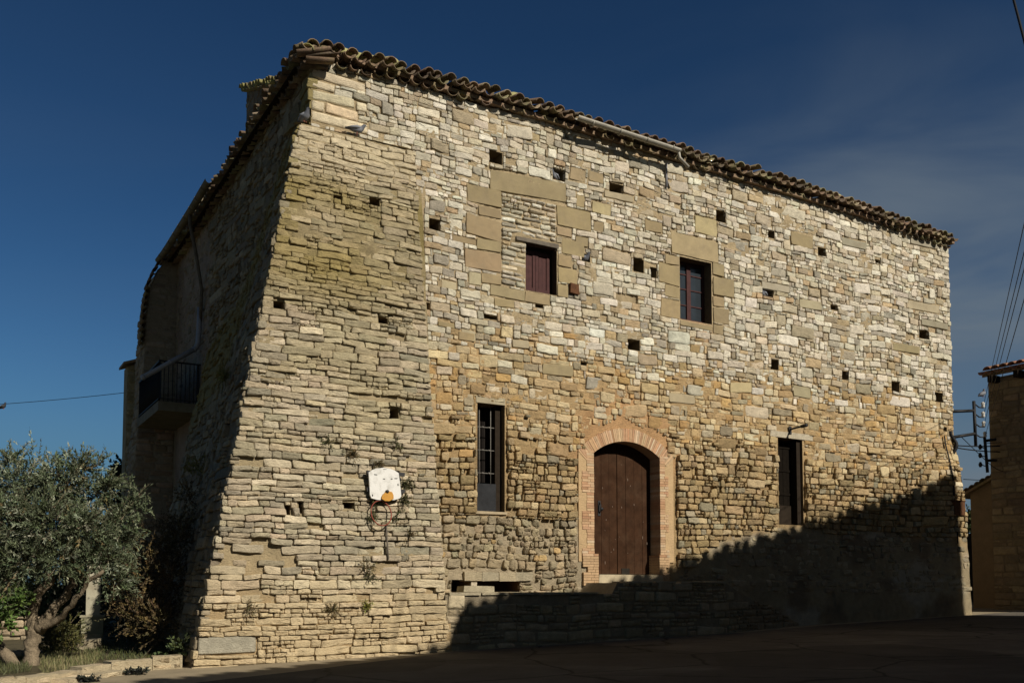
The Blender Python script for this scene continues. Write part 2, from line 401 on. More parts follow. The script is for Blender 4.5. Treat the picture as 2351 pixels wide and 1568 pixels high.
def gcol():
    SS, NN = np.meshgrid(S_, N_, indexing='ij')
    far = np.clip(sst(-SS, 4.6, 7) + sst(SS, 21, 24) + sst(-NN, 4, 7) + sst(NN, 14, 20), 0, 1)
    return mix(np.broadcast_to(np.array([.30, .245, .16]), SS.shape + (3,)), np.array([.075, .07, .04]), far).reshape(-1, 3)
tag(sheet('ground', S_, N_, 0, M_GROUND, gcol()), kind='structure')
# the asphalt of the street, ragged along the foot of the house
mb = MB(); ss = np.linspace(-30, 60, 181)
inner = np.where(ss < 2.3, np.interp(ss, [-30, -3, -1, 2.3], [4.4, 3.4, 2.7, 1.22]), np.interp(ss, [2.3, 8.5, 11, 17, 17.6, 60], [1.22, 1.22, .8, .55, .42, .42])) + .05 * (noise2(ss * 2.2, ss * 0) - .5)
outer = np.full_like(ss, 26.0)
nn = 14
SS = np.repeat(ss[:, None], nn, 1); NN = inner[:, None] + (outer - inner)[:, None] * np.linspace(0, 1, nn)[None] ** 1.5
f = [[i * nn + j, i * nn + j + 1, (i + 1) * nn + j + 1, (i + 1) * nn + j] for i in range(len(ss) - 1) for j in range(nn - 1)]
mb.add(W(SS, NN, zg(SS) + .006).reshape(-1, 3), [f], (.08, .07, .06), 0, True)
tag(mb.build('street', M_ASPH), kind='structure')

# ------------------------------------------------------------------ THE HOUSE
HOUSE = thing('stone_house', 'large old rubble stone house with battered corner buttress, tiled eaves and arched wooden door', 'house', W(8.5, -6, -1.0))
ZT = 8.98
# openings of the front wall: s0, s1, z0, z1
W1 = rect([d3(648, 895), d3(850, 925), d3(850, 1240), d3(645, 1192)])
W2 = rect([d3(1653, 985), d3(1860, 1018), d3(1862, 1420), d3(1655, 1390)])
W3 = rect([d5(392, 150), d5(528, 160), d5(533, 700), d5(390, 698)])
W4 = rect([d6(320, 208), d6(452, 218), d6(468, 692), d6(328, 690)])
DL, DR = fac(*d5(980, 650))[0], fac(*d5(1314, 650))[0]
DB = fac(*d5(1150, 1018))[1]; DT = fac(*d5(1140, 345))[1]; DSP = fac(*d5(978, 402))[1]
DOOR = (DL, DR, DB, DT)
def zb(x, y): return ((1650 + x / 3.617) / 1.6333, (2050 + y / 3.617) / 1.6333)
NI1 = rect([zb(150, 445), zb(410, 445), zb(410, 610), zb(150, 610)]); NI2 = rect([zb(500, 460), zb(1080, 468), zb(1080, 608), zb(500, 612)])
holes = []
for x, y, w, h in [(1138, 362, 30, 28), (1283, 402, 28, 26), (1415, 435, 32, 25), (1655, 497, 22, 26), (1770, 538, 16, 18), (1887, 579, 18, 20), (2015, 601, 12, 10),
                   (998, 516, 26, 26), (1345, 592, 20, 18), (1466, 610, 24, 30), (1500, 626, 15, 24), (972, 703, 32, 20), (1125, 728, 30, 10), (1455, 792, 28, 24),
                   (1778, 838, 19, 22), (1940, 862, 15, 20), (2056, 888, 18, 24), (2155, 912, 18, 22), (2121, 768, 22, 20), (1762, 672, 26, 18), (1915, 706, 16, 12),
                   (1238, 702, 18, 10), (2170, 985, 8, 10), (1340, 835, 14, 8)]:
    s, z = fac(x, y); s2, _ = fac(x + w, y); _, z2 = fac(x, y - h)
    holes.append((s - (s2 - s) / 2, s + (s2 - s) / 2, z - (z2 - z) / 2, z + (z2 - z) / 2))
OPEN = [W1, W2, W3, W4, DOOR, NI1, NI2] + holes

def q_front(s, z):
    s, z = np.asarray(s, float), np.asarray(z, float)
    top = np.interp(s, [7.6, 8.6, 10.2, 17.1], [.2, .75, 1.2, 1.22]) + .05 * (noise2(s * 2.1, s * 0 + 3) - .5)
    sk = np.clip((top - z) * .5, 0, .05) + np.clip(top - z, 0, 3) * .13
    sk = sk * sst(s, 7.6, 8.4) + .035 * sst(z, .12, .04) * sst(s, 9, 10)
    rt = np.interp(-z, [-3.7, -3.1, -2.4, -1.6, -.5, .8], [0, .13, .23, .27, .33, .38]) * sst(s, 15.9, 16.6)
    return np.maximum(sk, rt)
def m_front(a, b, d): return W(a, q_front(a, b) + d, b)
def zone_or(s, z):      # how much the ochre pointing shows
    w = sst(z, 2.2 + 0 * s, 3.2) * (1 - sst(z, 4.3, 5.2 + 0 * s)) * (1 - .4 * sst(s, 12.5, 15))
    return np.clip(w * (.55 + .9 * (fbm(s * .7, z * .9) - .25)) + .25 * (1 - sst(z, 2.5, 3.0)), 0, 1)
def plaster_w(s, z):
    top = np.interp(s, [7.6, 8.6, 10.2, 17.1], [.2, .75, 1.2, 1.22]) + .35 * (fbm(s * 1.1, z * .8 + 4) - .5)
    return sst(top - z, -.03, .12) * sst(s, 7.6, 8.2) * (1 - .75 * sst(s, 16.2, 16.7) * sst(z, .6, 1.2))
def col_mortar(s, z):
    up, orr, lo = np.array([.46, .36, .215]), np.array([.49, .335, .165]), np.array([.36, .255, .13])
    c = np.broadcast_to(up, s.shape + (3,))
    c = mix(c, lo, 1 - sst(z, 2.4, 3.6)); c = mix(c, orr, zone_or(s, z))
    gr = np.array([.40, .33, .22]); c = mix(c, gr, (1 - sst(z, .9, 1.5)) * (1 - sst(s, 7.2, 7.8)))
    c = mix(c, mix(np.broadcast_to(np.array([.34, .275, .17]), c.shape), np.array([.22, .17, .11]), sst(fbm(s * .9 + 60, z * 1.3), .5, .62)), plaster_w(s, z))
    c = mix(c, np.array([.42, .38, .29]), plaster_w(s, z) * .8 * sst(fbm(s * .8 + 20, z * 1.1 + 5), .56, .66))
    # salmon mortar round the door head and under the second window
    sal = np.array([.52, .31, .15])
    dd = np.hypot((s - (DL + DR) / 2) * .85, np.minimum(z - DSP, 0) * .0 + (z - DSP - .15))
    c = mix(c, sal, (1 - sst(dd, .95, 1.35)) * .9)
    c = mix(c, np.array([.50, .33, .19]), (1 - sst(np.hypot((s - (W2[0] + W2[1]) / 2), (z - W2[2] + .25) * 1.4), .25, .6)) * .9)
    return c * (.82 + .36 * fbm(s * 2.5, z * 2.5))[..., None]

TAN = np.array([.305, .238, .135])
blocks = []
def blk(conv, *quads):
    for qd in quads: blocks.append(rect([conv(*p) for p in qd]))
blk(d3, [(412, 400), (912, 520), (905, 640), (412, 530)], [(262, 505), (487, 555), (487, 665), (260, 618)], [(335, 650), (482, 672), (482, 738), (335, 708)],
    [(255, 705), (485, 745), (485, 875), (255, 840)], [(325, 862), (485, 880), (485, 962), (325, 925)], [(243, 925), (487, 968), (485, 1085), (250, 1050)],
    [(355, 1085), (485, 1105), (485, 1168), (355, 1150)], [(848, 645), (1070, 690), (1070, 815), (848, 778)], [(848, 782), (945, 808), (945, 855), (848, 840)],
    [(880, 860), (1028, 895), (1028, 988), (880, 960)], [(856, 965), (945, 985), (945, 1055), (856, 1040)], [(856, 1045), (980, 1075), (980, 1165), (856, 1150)],
    [(853, 1160), (922, 1170), (922, 1250), (853, 1240)], [(412, 1165), (640, 1200), (640, 1270), (412, 1235)], [(640, 1205), (805, 1240), (805, 1305), (640, 1272)],
    [(440, 1245), (575, 1270), (565, 1320), (440, 1300)], [(935, 395), (1035, 415), (1035, 495), (935, 480)], [(1050, 420), (1155, 440), (1150, 505), (1060, 490)],
    [(975, 575), (1030, 590), (1025, 665), (975, 650)], [(1085, 755), (1155, 770), (1150, 830), (1090, 810)], [(165, 840), (315, 865), (315, 905), (170, 885)],
    [(1595, 820), (1900, 885), (1900, 1015), (1595, 965)], [(1555, 965), (1648, 978), (1648, 1040), (1555, 1025)], [(1515, 1022), (1650, 1045), (1650, 1172), (1510, 1150)],
    [(1555, 1165), (1650, 1180), (1650, 1255), (1550, 1240)], [(1525, 1252), (1653, 1268), (1653, 1388), (1530, 1370)], [(1866, 1020), (1940, 1035), (1940, 1108), (1866, 1100)],
    [(1868, 1108), (2005, 1135), (2005, 1248), (1868, 1230)], [(1868, 1235), (1940, 1252), (1940, 1312), (1868, 1302)], [(1870, 1308), (1970, 1330), (1970, 1425), (1870, 1410)],
    [(1870, 1420), (1935, 1435), (1935, 1495), (1870, 1480)], [(1655, 1402), (1865, 1430), (1862, 1462), (1655, 1432)], [(65, 1140), (200, 1160), (200, 1200), (70, 1180)],
    [(205, 1465), (315, 1485), (310, 1540), (210, 1520)], [(70, 1400), (180, 1420), (180, 1455), (75, 1435)])
nsur = len(blocks)
blocks += [(0, .98, 8.60, 8.775), (0, .42, 8.44, 8.585), (0, .78, 8.24, 8.425), (.80, 1.0, 8.24, 8.40), (.0, .23, 8.05, 8.225), (.25, .84, 8.05, 8.225), (0, 1.02, 7.86, 8.035), (0, .2, 8.79, 8.98)]
scat = []
for x, y, w, h in [(900, 350, 70, 24), (1780, 660, 62, 18), (1860, 700, 50, 20), (2120, 705, 70, 20), (2145, 745, 60, 16), (1700, 890, 50, 24), (1840, 900, 40, 26),
                   (1620, 520, 50, 40), (1500, 520, 40, 26), (1280, 850, 70, 26), (1960, 560, 55, 18), (1420, 452, 66, 16), (1380, 480, 44, 26), (1840, 553, 50, 30),
                   (2080, 800, 60, 18), (1030, 655, 36, 20), (1090, 640, 30, 30), (1195, 790, 40, 20), (1075, 770, 34, 26), (1565, 915, 60, 22), (2120, 560, 60, 14), (1335, 555, 30, 22)]:
    s, z = fac(x, y); s2, _ = fac(x + w / 2, y); _, z2 = fac(x, y - h / 2); scat.append((2 * s - s2, s2, 2 * z - z2, z2))
frame_gap = [(W3[0] - .03, W3[1] + .04, W3[2] - .10, W3[3] + .02), (W4[0] - .03, W4[1] + .05, W4[2] - .05, W4[3] + .30), (DL - .40, DR + .44, DB - .6, DSP + .05),
             (NI1[0] - .05, NI2[1] + .35, NI1[3], NI1[3] + .19), (NI1[1] - .02, NI2[0] + .02, NI1[2], NI1[3])]
INF = (rect([d3(487, 560), d3(840, 640), d3(845, 1215), d3(487, 1168)]))
rv = []            # the two rings of the door head, as small rects that keep the stones away
cs, hw_ = (DL + DR) / 2, (DR - DL) / 2
rise = DT - DSP; RA = (hw_ ** 2 + rise ** 2) / (2 * rise); ZA = DT - RA
for t in np.linspace(-1.15, 1.15, 24):
    s_ = cs + t * hw_; zz = ZA + math.sqrt(max(.05, (RA + .36 + .16 * noise2(t * 4 + 3, 0)) ** 2 - (s_ - cs) ** 2)); rv.append((s_ - .07, s_ + .07, DSP - .3, zz))
EX = OPEN + blocks + scat + frame_gap + rv + [INF, (-.1, 1.93, -3, 7.72), (1.87, 2.12, -3, 7.0)]

front = MB()
wallgrid(front, 0, 17.06, -1.4, ZT, .12, m_front, col_mortar, OPEN, jit=.010,
         dfun=lambda a, b: (-.040 + .065 * fbm(a * 1.6, b * 2.2) - .02 * (1 - sst(b, 2.2, 3.2)) * sst(b, .9, 1.4)) * (1 - plaster_w(a, b)) * (1 - .7 * zone_or(a, b)) + plaster_w(a, b) * .05 * (fbm(a * 1.9, b * 1.9 + 7) - .5), keep=lambda a, b: (a > 1.8) | (b > 7.6))
BIG = []
for _ in range(420):
    h_ = RNG.uniform(.15, .26); w_ = h_ * RNG.uniform(.8, 3.0); a_, b_ = RNG.uniform(.1, 16.9 - w_), RNG.uniform(1.4, 8.7); c_ = (a_, a_ + w_, b_, b_ + h_)
    if all(c_[0] > e[1] or c_[1] < e[0] or c_[2] > e[3] or c_[3] < e[2] for e in EX + BIG): BIG.append(c_)
LGZ = (1.8, 5.75, -.3, 1.22)
R = np.concatenate([lay(0, 17.06, 2.95, ZT, (.075, .165), (.5, 2.9), .12, EX + BIG, drop=.03, sub=(2, 2)),
                    lay(0, 17.06, -.2, 2.95, (.10, .18), (.55, 2.2), .10, EX + BIG + [LGZ], drop=.035, sub=(2, 2)),
                    lay(1.9, 5.75, -.25, 1.22, (.085, .17), (.6, 1.8), .10, EX + BIG, drop=.05, sub=(2, 2))])
R = np.concatenate([R, np.array(BIG)])
cs_, cz_ = (R[:, 0] + R[:, 1]) / 2, (R[:, 2] + R[:, 3]) / 2
pw = plaster_w(cs_, cz_); keep = RNG.random(len(R)) > pw * .30
R, cs_, cz_, pw = R[keep], cs_[keep], cz_[keep], pw[keep]
up = (cz_ > 4.45 + RNG.normal(0, .35, len(R)))
mid = ~up & (cz_ > 2.75 + RNG.normal(0, .25, len(R)) - .0 * cs_)
low = ~up & ~mid
P_UP = [(5, (.60, .54, .415)), (2.0, (.53, .455, .325)), (1.4, (.41, .34, .23)), (1.3, (.38, .345, .265)), (.4, (.49, .37, .22)), (2.6, (.68, .63, .51))]
P_MID = [(3, (.50, .375, .205)), (3, (.55, .44, .265)), (1.8, (.40, .285, .145)), (1, (.36, .30, .20)), (1.2, (.56, .48, .33)), (.9, (.48, .315, .135))]
P_LOW = [(3, (.38, .275, .14)), (2.5, (.44, .33, .18)), (2, (.30, .225, .12)), (1.3, (.33, .285, .19)), (1, (.50, .39, .23))]
P_GREY = [(3, (.37, .30, .19)), (2, (.31, .26, .17)), (2, (.43, .34, .21)), (.6, (.48, .34, .16))]
lg = low & (cz_ < 1.15) & (cs_ < 6.5)
low = low & ~lg
pl = (pw > .3); low &= ~pl
big = (R[:, 1] - R[:, 0]) * (R[:, 3] - R[:, 2])
for sel, pal, kw in ((up, P_UP, dict(prot=(.004, .034), bev=(.003, .010), gap=(.002, .009), rr=(.10, .45), tilt=.06, rough=.006, jit=.09, dome=0)),
                     (mid, P_MID, dict(prot=(-.002, .030), bev=(.003, .012), gap=(.003, .012), rr=(.15, .55), tilt=.07, rough=.008, jit=.11, dome=0)),
                     (low, P_LOW, dict(prot=(.03, .085), bev=(.004, .014), gap=(.005, .016), rr=(.12, .55), tilt=.13, rough=.012, jit=.11, dome=.001)),
                     (lg, P_GREY, dict(prot=(.012, .075), bev=(.006, .018), gap=(.004, .017), rr=(.2, .75), tilt=.17, rough=.017, jit=.16, dome=.004)),
                     (pl & ~lg & ~up & ~mid, [(1, (.31, .26, .175)), (1, (.36, .30, .20))], dict(prot=(-.012, .030), bev=(.004, .016), gap=(.006, .02), rr=(.3, .9), tilt=.09, rough=.012, jit=.17, dome=0))):
    stones(front, R[sel], m_front, palette(int(sel.sum()), pal), **kw)
stones(front, scat, m_front, palette(len(scat), [(2, (.33, .265, .15)), (1, (.33, .30, .215)), (1, (.36, .31, .20))]), prot=(.015, .026), bev=(.005, .009), gap=(.006, .01), rr=(.1, .3), tilt=.01, rough=.001, warp=0, mat=2, dome=0, smooth=False)
stones(front, blocks[:nsur], m_front, palette(nsur, [(1, TAN)], .06, .02), prot=(.016, .024), bev=(.004, .007), gap=(.002, .005), rr=(.04, .12), tilt=.003, rough=.0006, jit=.012, dome=0, warp=0, mat=2, smooth=False)
stones(front, blocks[nsur:], m_front, palette(len(blocks) - nsur, [(2, (.60, .52, .36)), (1, (.54, .44, .28))]), prot=(.012, .03), bev=(.008, .016), gap=(.006, .012), rr=(.1, .25), tilt=.02, rough=.004, warp=.0)
# rubble that blocks the older, wider window
IR = lay(INF[0], INF[1], INF[2], INF[3], (.075, .12), (1.6, 4.5), .1, [W1, (W1[0] - .30, W1[1] + .05, W1[3], W1[3] + .10)], drop=.02)
stones(front, IR, m_front, palette(len(IR), P_UP), prot=(.012, .04), bev=(.008, .018), gap=(.008, .018), rr=(.3, .7), tilt=.08, rough=.009, warp=.015)
# reveals of the openings
def reveal(mb, o, dep, col, mat=0, back=True, q=None):
    s0, s1, z0, z1 = o
    def p(a, b, d): return m_front(np.array([a]), np.array([b]), np.array([-d]))[0]
    A = [p(s0, z0, 0), p(s1, z0, 0), p(s1, z1, 0), p(s0, z1, 0)]; n0 = float(q_front(s0, (z0 + z1) / 2)) - dep
    B = [W(s0, n0, z0), W(s1, n0, z0), W(s1, n0, z1), W(s0, n0, z1)]
    fs = [[0, 4, 5, 1], [1, 5, 6, 2], [2, 6, 7, 3], [3, 7, 4, 0]] + ([[4, 7, 6, 5]] if back else [])
    mb.add(np.array(A + B), [fs], col, mat)
for h in holes: reveal(front, h, RNG.uniform(.28, .5), (.22, .17, .10))
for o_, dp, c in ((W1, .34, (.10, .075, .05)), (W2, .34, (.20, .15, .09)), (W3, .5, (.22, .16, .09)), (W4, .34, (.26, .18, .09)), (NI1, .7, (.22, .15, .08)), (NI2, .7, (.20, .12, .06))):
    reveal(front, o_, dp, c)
front.build('front_wall', [M_MORTAR, M_STONE, M_SAND], HOUSE)

# ---- corner buttress
SEAM = lambda z: 1.88 + .022 * (7.7 - z)
def p_out(z): return np.where(np.asarray(z) < 7.7, .2 * (8.92 - np.asarray(z, float)), 0)
def q_out(z): return np.clip(.10 + (7.67 - np.asarray(z, float)) * .118, 0, 3)
def m_but(a, b, d): return W(a, q_out(b) + d, b)
but = MB()
def col_but(s, z):
    c = np.broadcast_to(np.array([.40, .32, .19]), s.shape + (3,))
    c = mix(c, np.array([.24, .19, .07]), np.clip(sst(z, 4.2, 5.2) * (1 - sst(z, 6.3, 7.2)) * (fbm(s + 3, z) * 2.4 - .35), 0, .9))
    return mix(c, np.array([.45, .33, .18]), 1 - sst(z, -.6, .8)) * (.8 + .4 * fbm(s * 2, z * 2))[..., None]
bh = []
for x, y, w, h in [(860, 463, 26, 18), (640, 700, 24, 18), (880, 736, 22, 14), (903, 950, 24, 26), (775, 452, 18, 10), (660, 1170, 12, 22), (800, 1160, 26, 14), (690, 1165, 8, 26)]:
    s, z = fac(x, y, float(q_out(fac(x, y, .4)[1]))); s2, _ = fac(x + w, y, .4); s1_, _ = fac(x, y, .4); _, z2 = fac(x, y - h, .4); _, z1_ = fac(x, y, .4)
    bh.append((s - (s2 - s1_) / 2, s + (s2 - s1_) / 2, z - (z2 - z1_) / 2, z + (z2 - z1_) / 2))
bz = np.unique(np.round(np.concatenate([np.arange(-1.5, 7.72, .17), [7.72]] + [[h[2], h[3]] for h in bh]), 4))
wallgrid(but, -2.1, 2.15, -1.5, 7.72, .17, lambda a, b, d: m_but(np.maximum(a, -p_out(np.minimum(b, 7.69)) + .04), b, d - .012), col_but, bh, jit=.012, dfun=lambda a, b: -.03 + .075 * fbm(a * 1.3, b * 2.0 + 3),
         keep=lambda a, b: (a > -p_out(np.minimum(b, 7.69)) - .15) & (a < SEAM(b)))
for h in bh:
    n0 = float(q_out((h[2] + h[3]) / 2))
    but.add(np.array([W(h[0], q_out(h[2]) - .012, h[2]), W(h[1], q_out(h[2]) - .012, h[2]), W(h[1], q_out(h[3]) - .012, h[3]), W(h[0], q_out(h[3]) - .012, h[3]),
                      W(h[0], n0 - .4, h[2]), W(h[1], n0 - .4, h[2]), W(h[1], n0 - .4, h[3]), W(h[0], n0 - .4, h[3])]),
            [[[0, 4, 5, 1], [1, 5, 6, 2], [2, 6, 7, 3], [3, 7, 4, 0], [4, 7, 6, 5]]], (.2, .15, .09), 0)
# top ledge and right cheek of the buttress
zz = np.linspace(-1.5, 7.72, 40)
vv = np.concatenate([W(SEAM(zz), q_out(zz) - .012, zz), W(SEAM(zz), -.05, zz)]); k = len(zz)
but.add(vv, [[[i, i + k, i + k + 1, i + 1] for i in range(k - 1)]], (.42, .33, .2), 0)
but.add(W([-.30, SEAM(7.72), SEAM(7.72), -.30], [.10, .10, -.05, -.05], [7.72, 7.74, 7.76, 7.74]), [[[0, 1, 2, 3]]], (.42, .34, .21), 0)
def lim_b(z): return (-float(p_out(min(z, 7.69))) + RNG.uniform(-.045, .01), float(SEAM(z)) + RNG.uniform(-.02, .02))
RB = lay(-2, 2.1, -1.3, 7.70, (.065, .142), (1.3, 4.6), .08, bh + [(-1.95, -1.10, -1.02, -.76)], drop=.02, lim=lim_b)
cs_, cz_ = (RB[:, 0] + RB[:, 1]) / 2, (RB[:, 2] + RB[:, 3]) / 2
cb = palette(len(RB), [(4, (.43, .365, .255)), (3, (.36, .315, .225)), (2.2, (.50, .435, .315)), (1.1, (.29, .26, .19))], .12)
li = np.clip(sst(cz_, 4.2, 5.2) * (1 - sst(cz_, 6.3, 7.2)) * (fbm(cs_ * 1.0 + 3, cz_ * 1.0) * 1.9 - .05), 0, .88) * (1 - .6 * sst(cs_, .6, 1.9))
cb = mix(cb, np.array([.285, .225, .082]), li)
cb = mix(cb, np.array([.40, .345, .205]), .5 * sst(cz_, 1.5, 3) * (1 - sst(cz_, 4, 5.2)) * (fbm(cs_, cz_ + 9) > .5))
cb = mix(cb, np.array([.58, .50, .34]), .6 * sst(cz_, 6.6, 7.3))
cb = mix(cb, np.array([.53, .42, .25]), .7 * (1 - sst(cz_, -.7, .6)))
cb = cb * (1 + .10 * (1 - sst(cz_, 2.5, 4.2)))[:, None] * np.array([1.02, 1.0, .97])
gone = (np.hypot((cs_ + 1.05) / .65, (cz_ - .45) / .22) < 1) & (RNG.random(len(RB)) < .75)      # patch where the facing has fallen off
lo_ = cz_ < 5
for sel, kw in ((lo_ & ~gone, dict(prot=(.008, .050), bev=(.004, .014), gap=(.002, .010), tilt=.11, rough=.012, course=.045)), (~lo_, dict(prot=(.006, .050), bev=(.004, .012), gap=(.002, .009), tilt=.09, rough=.010))):
    stones(but, RB[sel], m_but, cb[sel], rr=(.12, .55), jit=.13, dome=0, warp=.028, wfreq=.35, back=.12, **kw)
stones(but, [(-1.95, -1.10, -1.02, -.76)], m_but, [(.36, .33, .25)], prot=(.04, .05), bev=(.010, .014), rr=(.08, .12), tilt=.004, rough=.001, jit=.02, dome=0, warp=0, smooth=False)
but.build('corner_buttress', [M_MORTAR, M_STONE], HOUSE)

# ---- side wall with the side of the buttress
ZTOP = lambda t: np.interp(t, [-1.4, 0, 1.4, 2.8, 4, 7.2], [8.92, 8.9, 7.9, 6.9, 6.1, 5.5])
def w_side(t, z):
    t, z = np.asarray(t, float), np.asarray(z, float)
    w = np.clip(.2 * (ZTOP(t) - z), 0, None)
    w = np.where(z < 7.7, np.minimum(w, p_out(np.minimum(z, 7.69))), 0)
    return w * (t < 7.21)
def m_side(a, b, d): return W(-(w_side(a, b) + d), -a, b)
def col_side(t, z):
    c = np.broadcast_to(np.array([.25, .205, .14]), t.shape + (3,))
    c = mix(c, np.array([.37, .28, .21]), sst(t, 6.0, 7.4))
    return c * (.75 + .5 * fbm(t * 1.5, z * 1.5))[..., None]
side = MB()
A7 = [(8.2, 9.35, -1.5, 2.2)]
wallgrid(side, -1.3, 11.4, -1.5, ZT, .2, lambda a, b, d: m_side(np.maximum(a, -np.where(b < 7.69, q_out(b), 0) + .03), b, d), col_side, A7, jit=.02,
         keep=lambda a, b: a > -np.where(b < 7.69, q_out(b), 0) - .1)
side.add(W([-x for x in (0, 0)] * 2, [0] * 4, [0] * 4), [], (.3, .3, .3))
tz = np.linspace(-1.5, 5.5, 30); k = len(tz)
side.add(np.concatenate([W(-w_side(np.full(k, 7.2), tz), -7.2, tz), W(.1, np.full(k, -7.2), tz)]), [[[i, i + 1, i + k + 1, i + k] for i in range(k - 1)]], (.3, .25, .18), 0)
RS = lay(-1.2, 7.2, -1.3, ZT, (.09, .21), (1.3, 3.8), .25, [], drop=.03, lim=lambda z: (-float(q_out(z) if z < 7.69 else 0) + RNG.uniform(-.03, .02), 7.2))
RS2 = lay(7.2, 11.2, 4.4, ZT, (.12, .24), (1.0, 2.4), .45, [], drop=.25)
cz_ = (RS[:, 2] + RS[:, 3]) / 2; ct_ = (RS[:, 0] + RS[:, 1]) / 2
cc = palette(len(RS), [(3, (.29, .245, .165)), (2, (.24, .205, .14)), (2, (.34, .28, .185))], .14)  # side stones darkened in colour to deepen the shade of this face
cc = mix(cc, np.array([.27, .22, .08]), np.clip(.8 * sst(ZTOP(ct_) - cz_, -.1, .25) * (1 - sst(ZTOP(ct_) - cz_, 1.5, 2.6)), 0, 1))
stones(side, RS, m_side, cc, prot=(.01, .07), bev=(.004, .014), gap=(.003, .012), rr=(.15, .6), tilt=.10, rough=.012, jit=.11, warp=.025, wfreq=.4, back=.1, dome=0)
stones(side, RS2, m_side, palette(len(RS2), [(1, (.34, .27, .19)), (1, (.30, .25, .18))]), prot=(-.004, .02), bev=(.008, .02), gap=(.008, .02), rr=(.4, .9), tilt=.07, rough=.007)
# arched side doorway
side.add(W([0, 0, .5, .5, 0, 0, .5, .5], [-8.2, -9.35, -9.35, -8.2] * 2, [-1.5] * 4 + [2.2] * 4)[[0, 1, 2, 3, 4, 5, 6, 7]], [[[0, 3, 7, 4], [1, 5, 6, 2], [2, 6, 7, 3], [4, 7, 6, 5]]], (.17, .10, .05), 0)
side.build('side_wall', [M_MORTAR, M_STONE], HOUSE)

# ---- far wing of the side wall, battered, with a tiled shoulder
prof = [(.16, 8.85), (.50, 8.40), (.68, 7.9), (.76, 7.2), (.80, 6.3), (.84, 4.6), (.97, 3.5), (1.04, .4), (1.12, -1.5)]
wp = lambda z: np.interp(-np.asarray(z, float), [-p[1] for p in prof], [p[0] for p in prof])
wing = MB()
zz = np.linspace(-1.5, 8.95, 46); k = len(zz)
for (t0, t1) in ((11.22, 12.5),):
    colw = np.array([.33, .27, .19]) * (.8 + .4 * fbm(zz * 2, zz * 1.3))[:, None]
    wing.add(np.concatenate([W(-wp(zz), -t0, zz), W(.2, np.full(k, -t0), zz)]), [[[i, i + k, i + k + 1, i + 1] for i in range(k - 1)]], np.tile(colw, (2, 1)), 0)
    wing.add(np.concatenate([W(-wp(zz), -t0, zz), W(-wp(zz), np.full(k, -t1), zz)]), [[[i, i + 1, i + k + 1, i + k] for i in range(k - 1)]], np.tile(colw, (2, 1)), 0)
    wing.add(W([-.28, .3, .3, -.28], [-t0, -t0, -t1, -t1], [8.95] * 4), [[[0, 1, 2, 3]]], (.3, .25, .18), 0)
m_wing = lambda a, b, d: W(a, -11.22 + d, b)
RW = lay(-1.2, 0, -1.3, 4.2, (.11, .20), (1.4, 3.4), .15, [], drop=.06, lim=lambda z: (-float(wp(z)) + RNG.uniform(-.03, .02), 0.0))
RW2 = lay(-1.2, 0, 4.4, 8.7, (.11, .20), (1.4, 3.0), .25, [], drop=.3, lim=lambda z: (-float(wp(z)) + RNG.uniform(-.02, .02), 0.0))
stones(wing, RW, m_wing, palette(len(RW), [(2, (.37, .27, .18)), (1, (.42, .30, .19)), (1, (.33, .27, .19))]), prot=(.005, .03), bev=(.01, .025), rr=(.25, .6), tilt=.06, warp=.02)
stones(wing, RW2, m_wing, palette(len(RW2), [(1, (.34, .28, .21)), (1, (.30, .25, .18))]), prot=(-.004, .015), bev=(.01, .02), rr=(.3, .7), tilt=.05, warp=.02)
m_wing2 = lambda a, b, d: W(-(wp(b) + d), -a, b)
RW3 = lay(11.22, 12.5, -1.3, 8.8, (.12, .22), (1.2, 3.0), .2, [])
stones(wing, RW3, m_wing2, palette(len(RW3), [(1, (.36, .29, .2))]), prot=(.005, .04), bev=(.01, .025), rr=(.25, .6), tilt=.06, warp=.02)
wing.build('side_wing', [M_MORTAR, M_STONE], HOUSE)

# ---- closed back and right end
shell = MB()
shell.add(W([17.06, 17.06, 17.06, 17.06], [0.0, -12, -12, 0.0], [-1.5, -1.5, ZT, ZT]), [[[0, 1, 2, 3]]], (.4, .33, .22), 0)
zz = np.linspace(-1.5, 4, 30); k = len(zz); qq = q_front(np.full(k, 17.06), zz)
shell.add(np.concatenate([W(17.06, qq, zz), W(17.06, np.full(k, 0.0), zz)]), [[[i, i + k, i + k + 1, i + 1] for i in range(k - 1)]], (.4, .33, .22), 0)
shell.add(W([0, 17.06, 17.06, 0], [-12] * 4, [-1.5, -1.5, ZT, ZT]), [[[0, 1, 2, 3]]], (.4, .33, .22), 0)
shell.add(W([0, 0, 0, 0], [-11, -12, -12, -11], [-1.5, -1.5, ZT, ZT]), [[[0, 1, 2, 3]]], (.4, .33, .22), 0)
shell.build('rear_wall', [M_MORTAR], HOUSE)

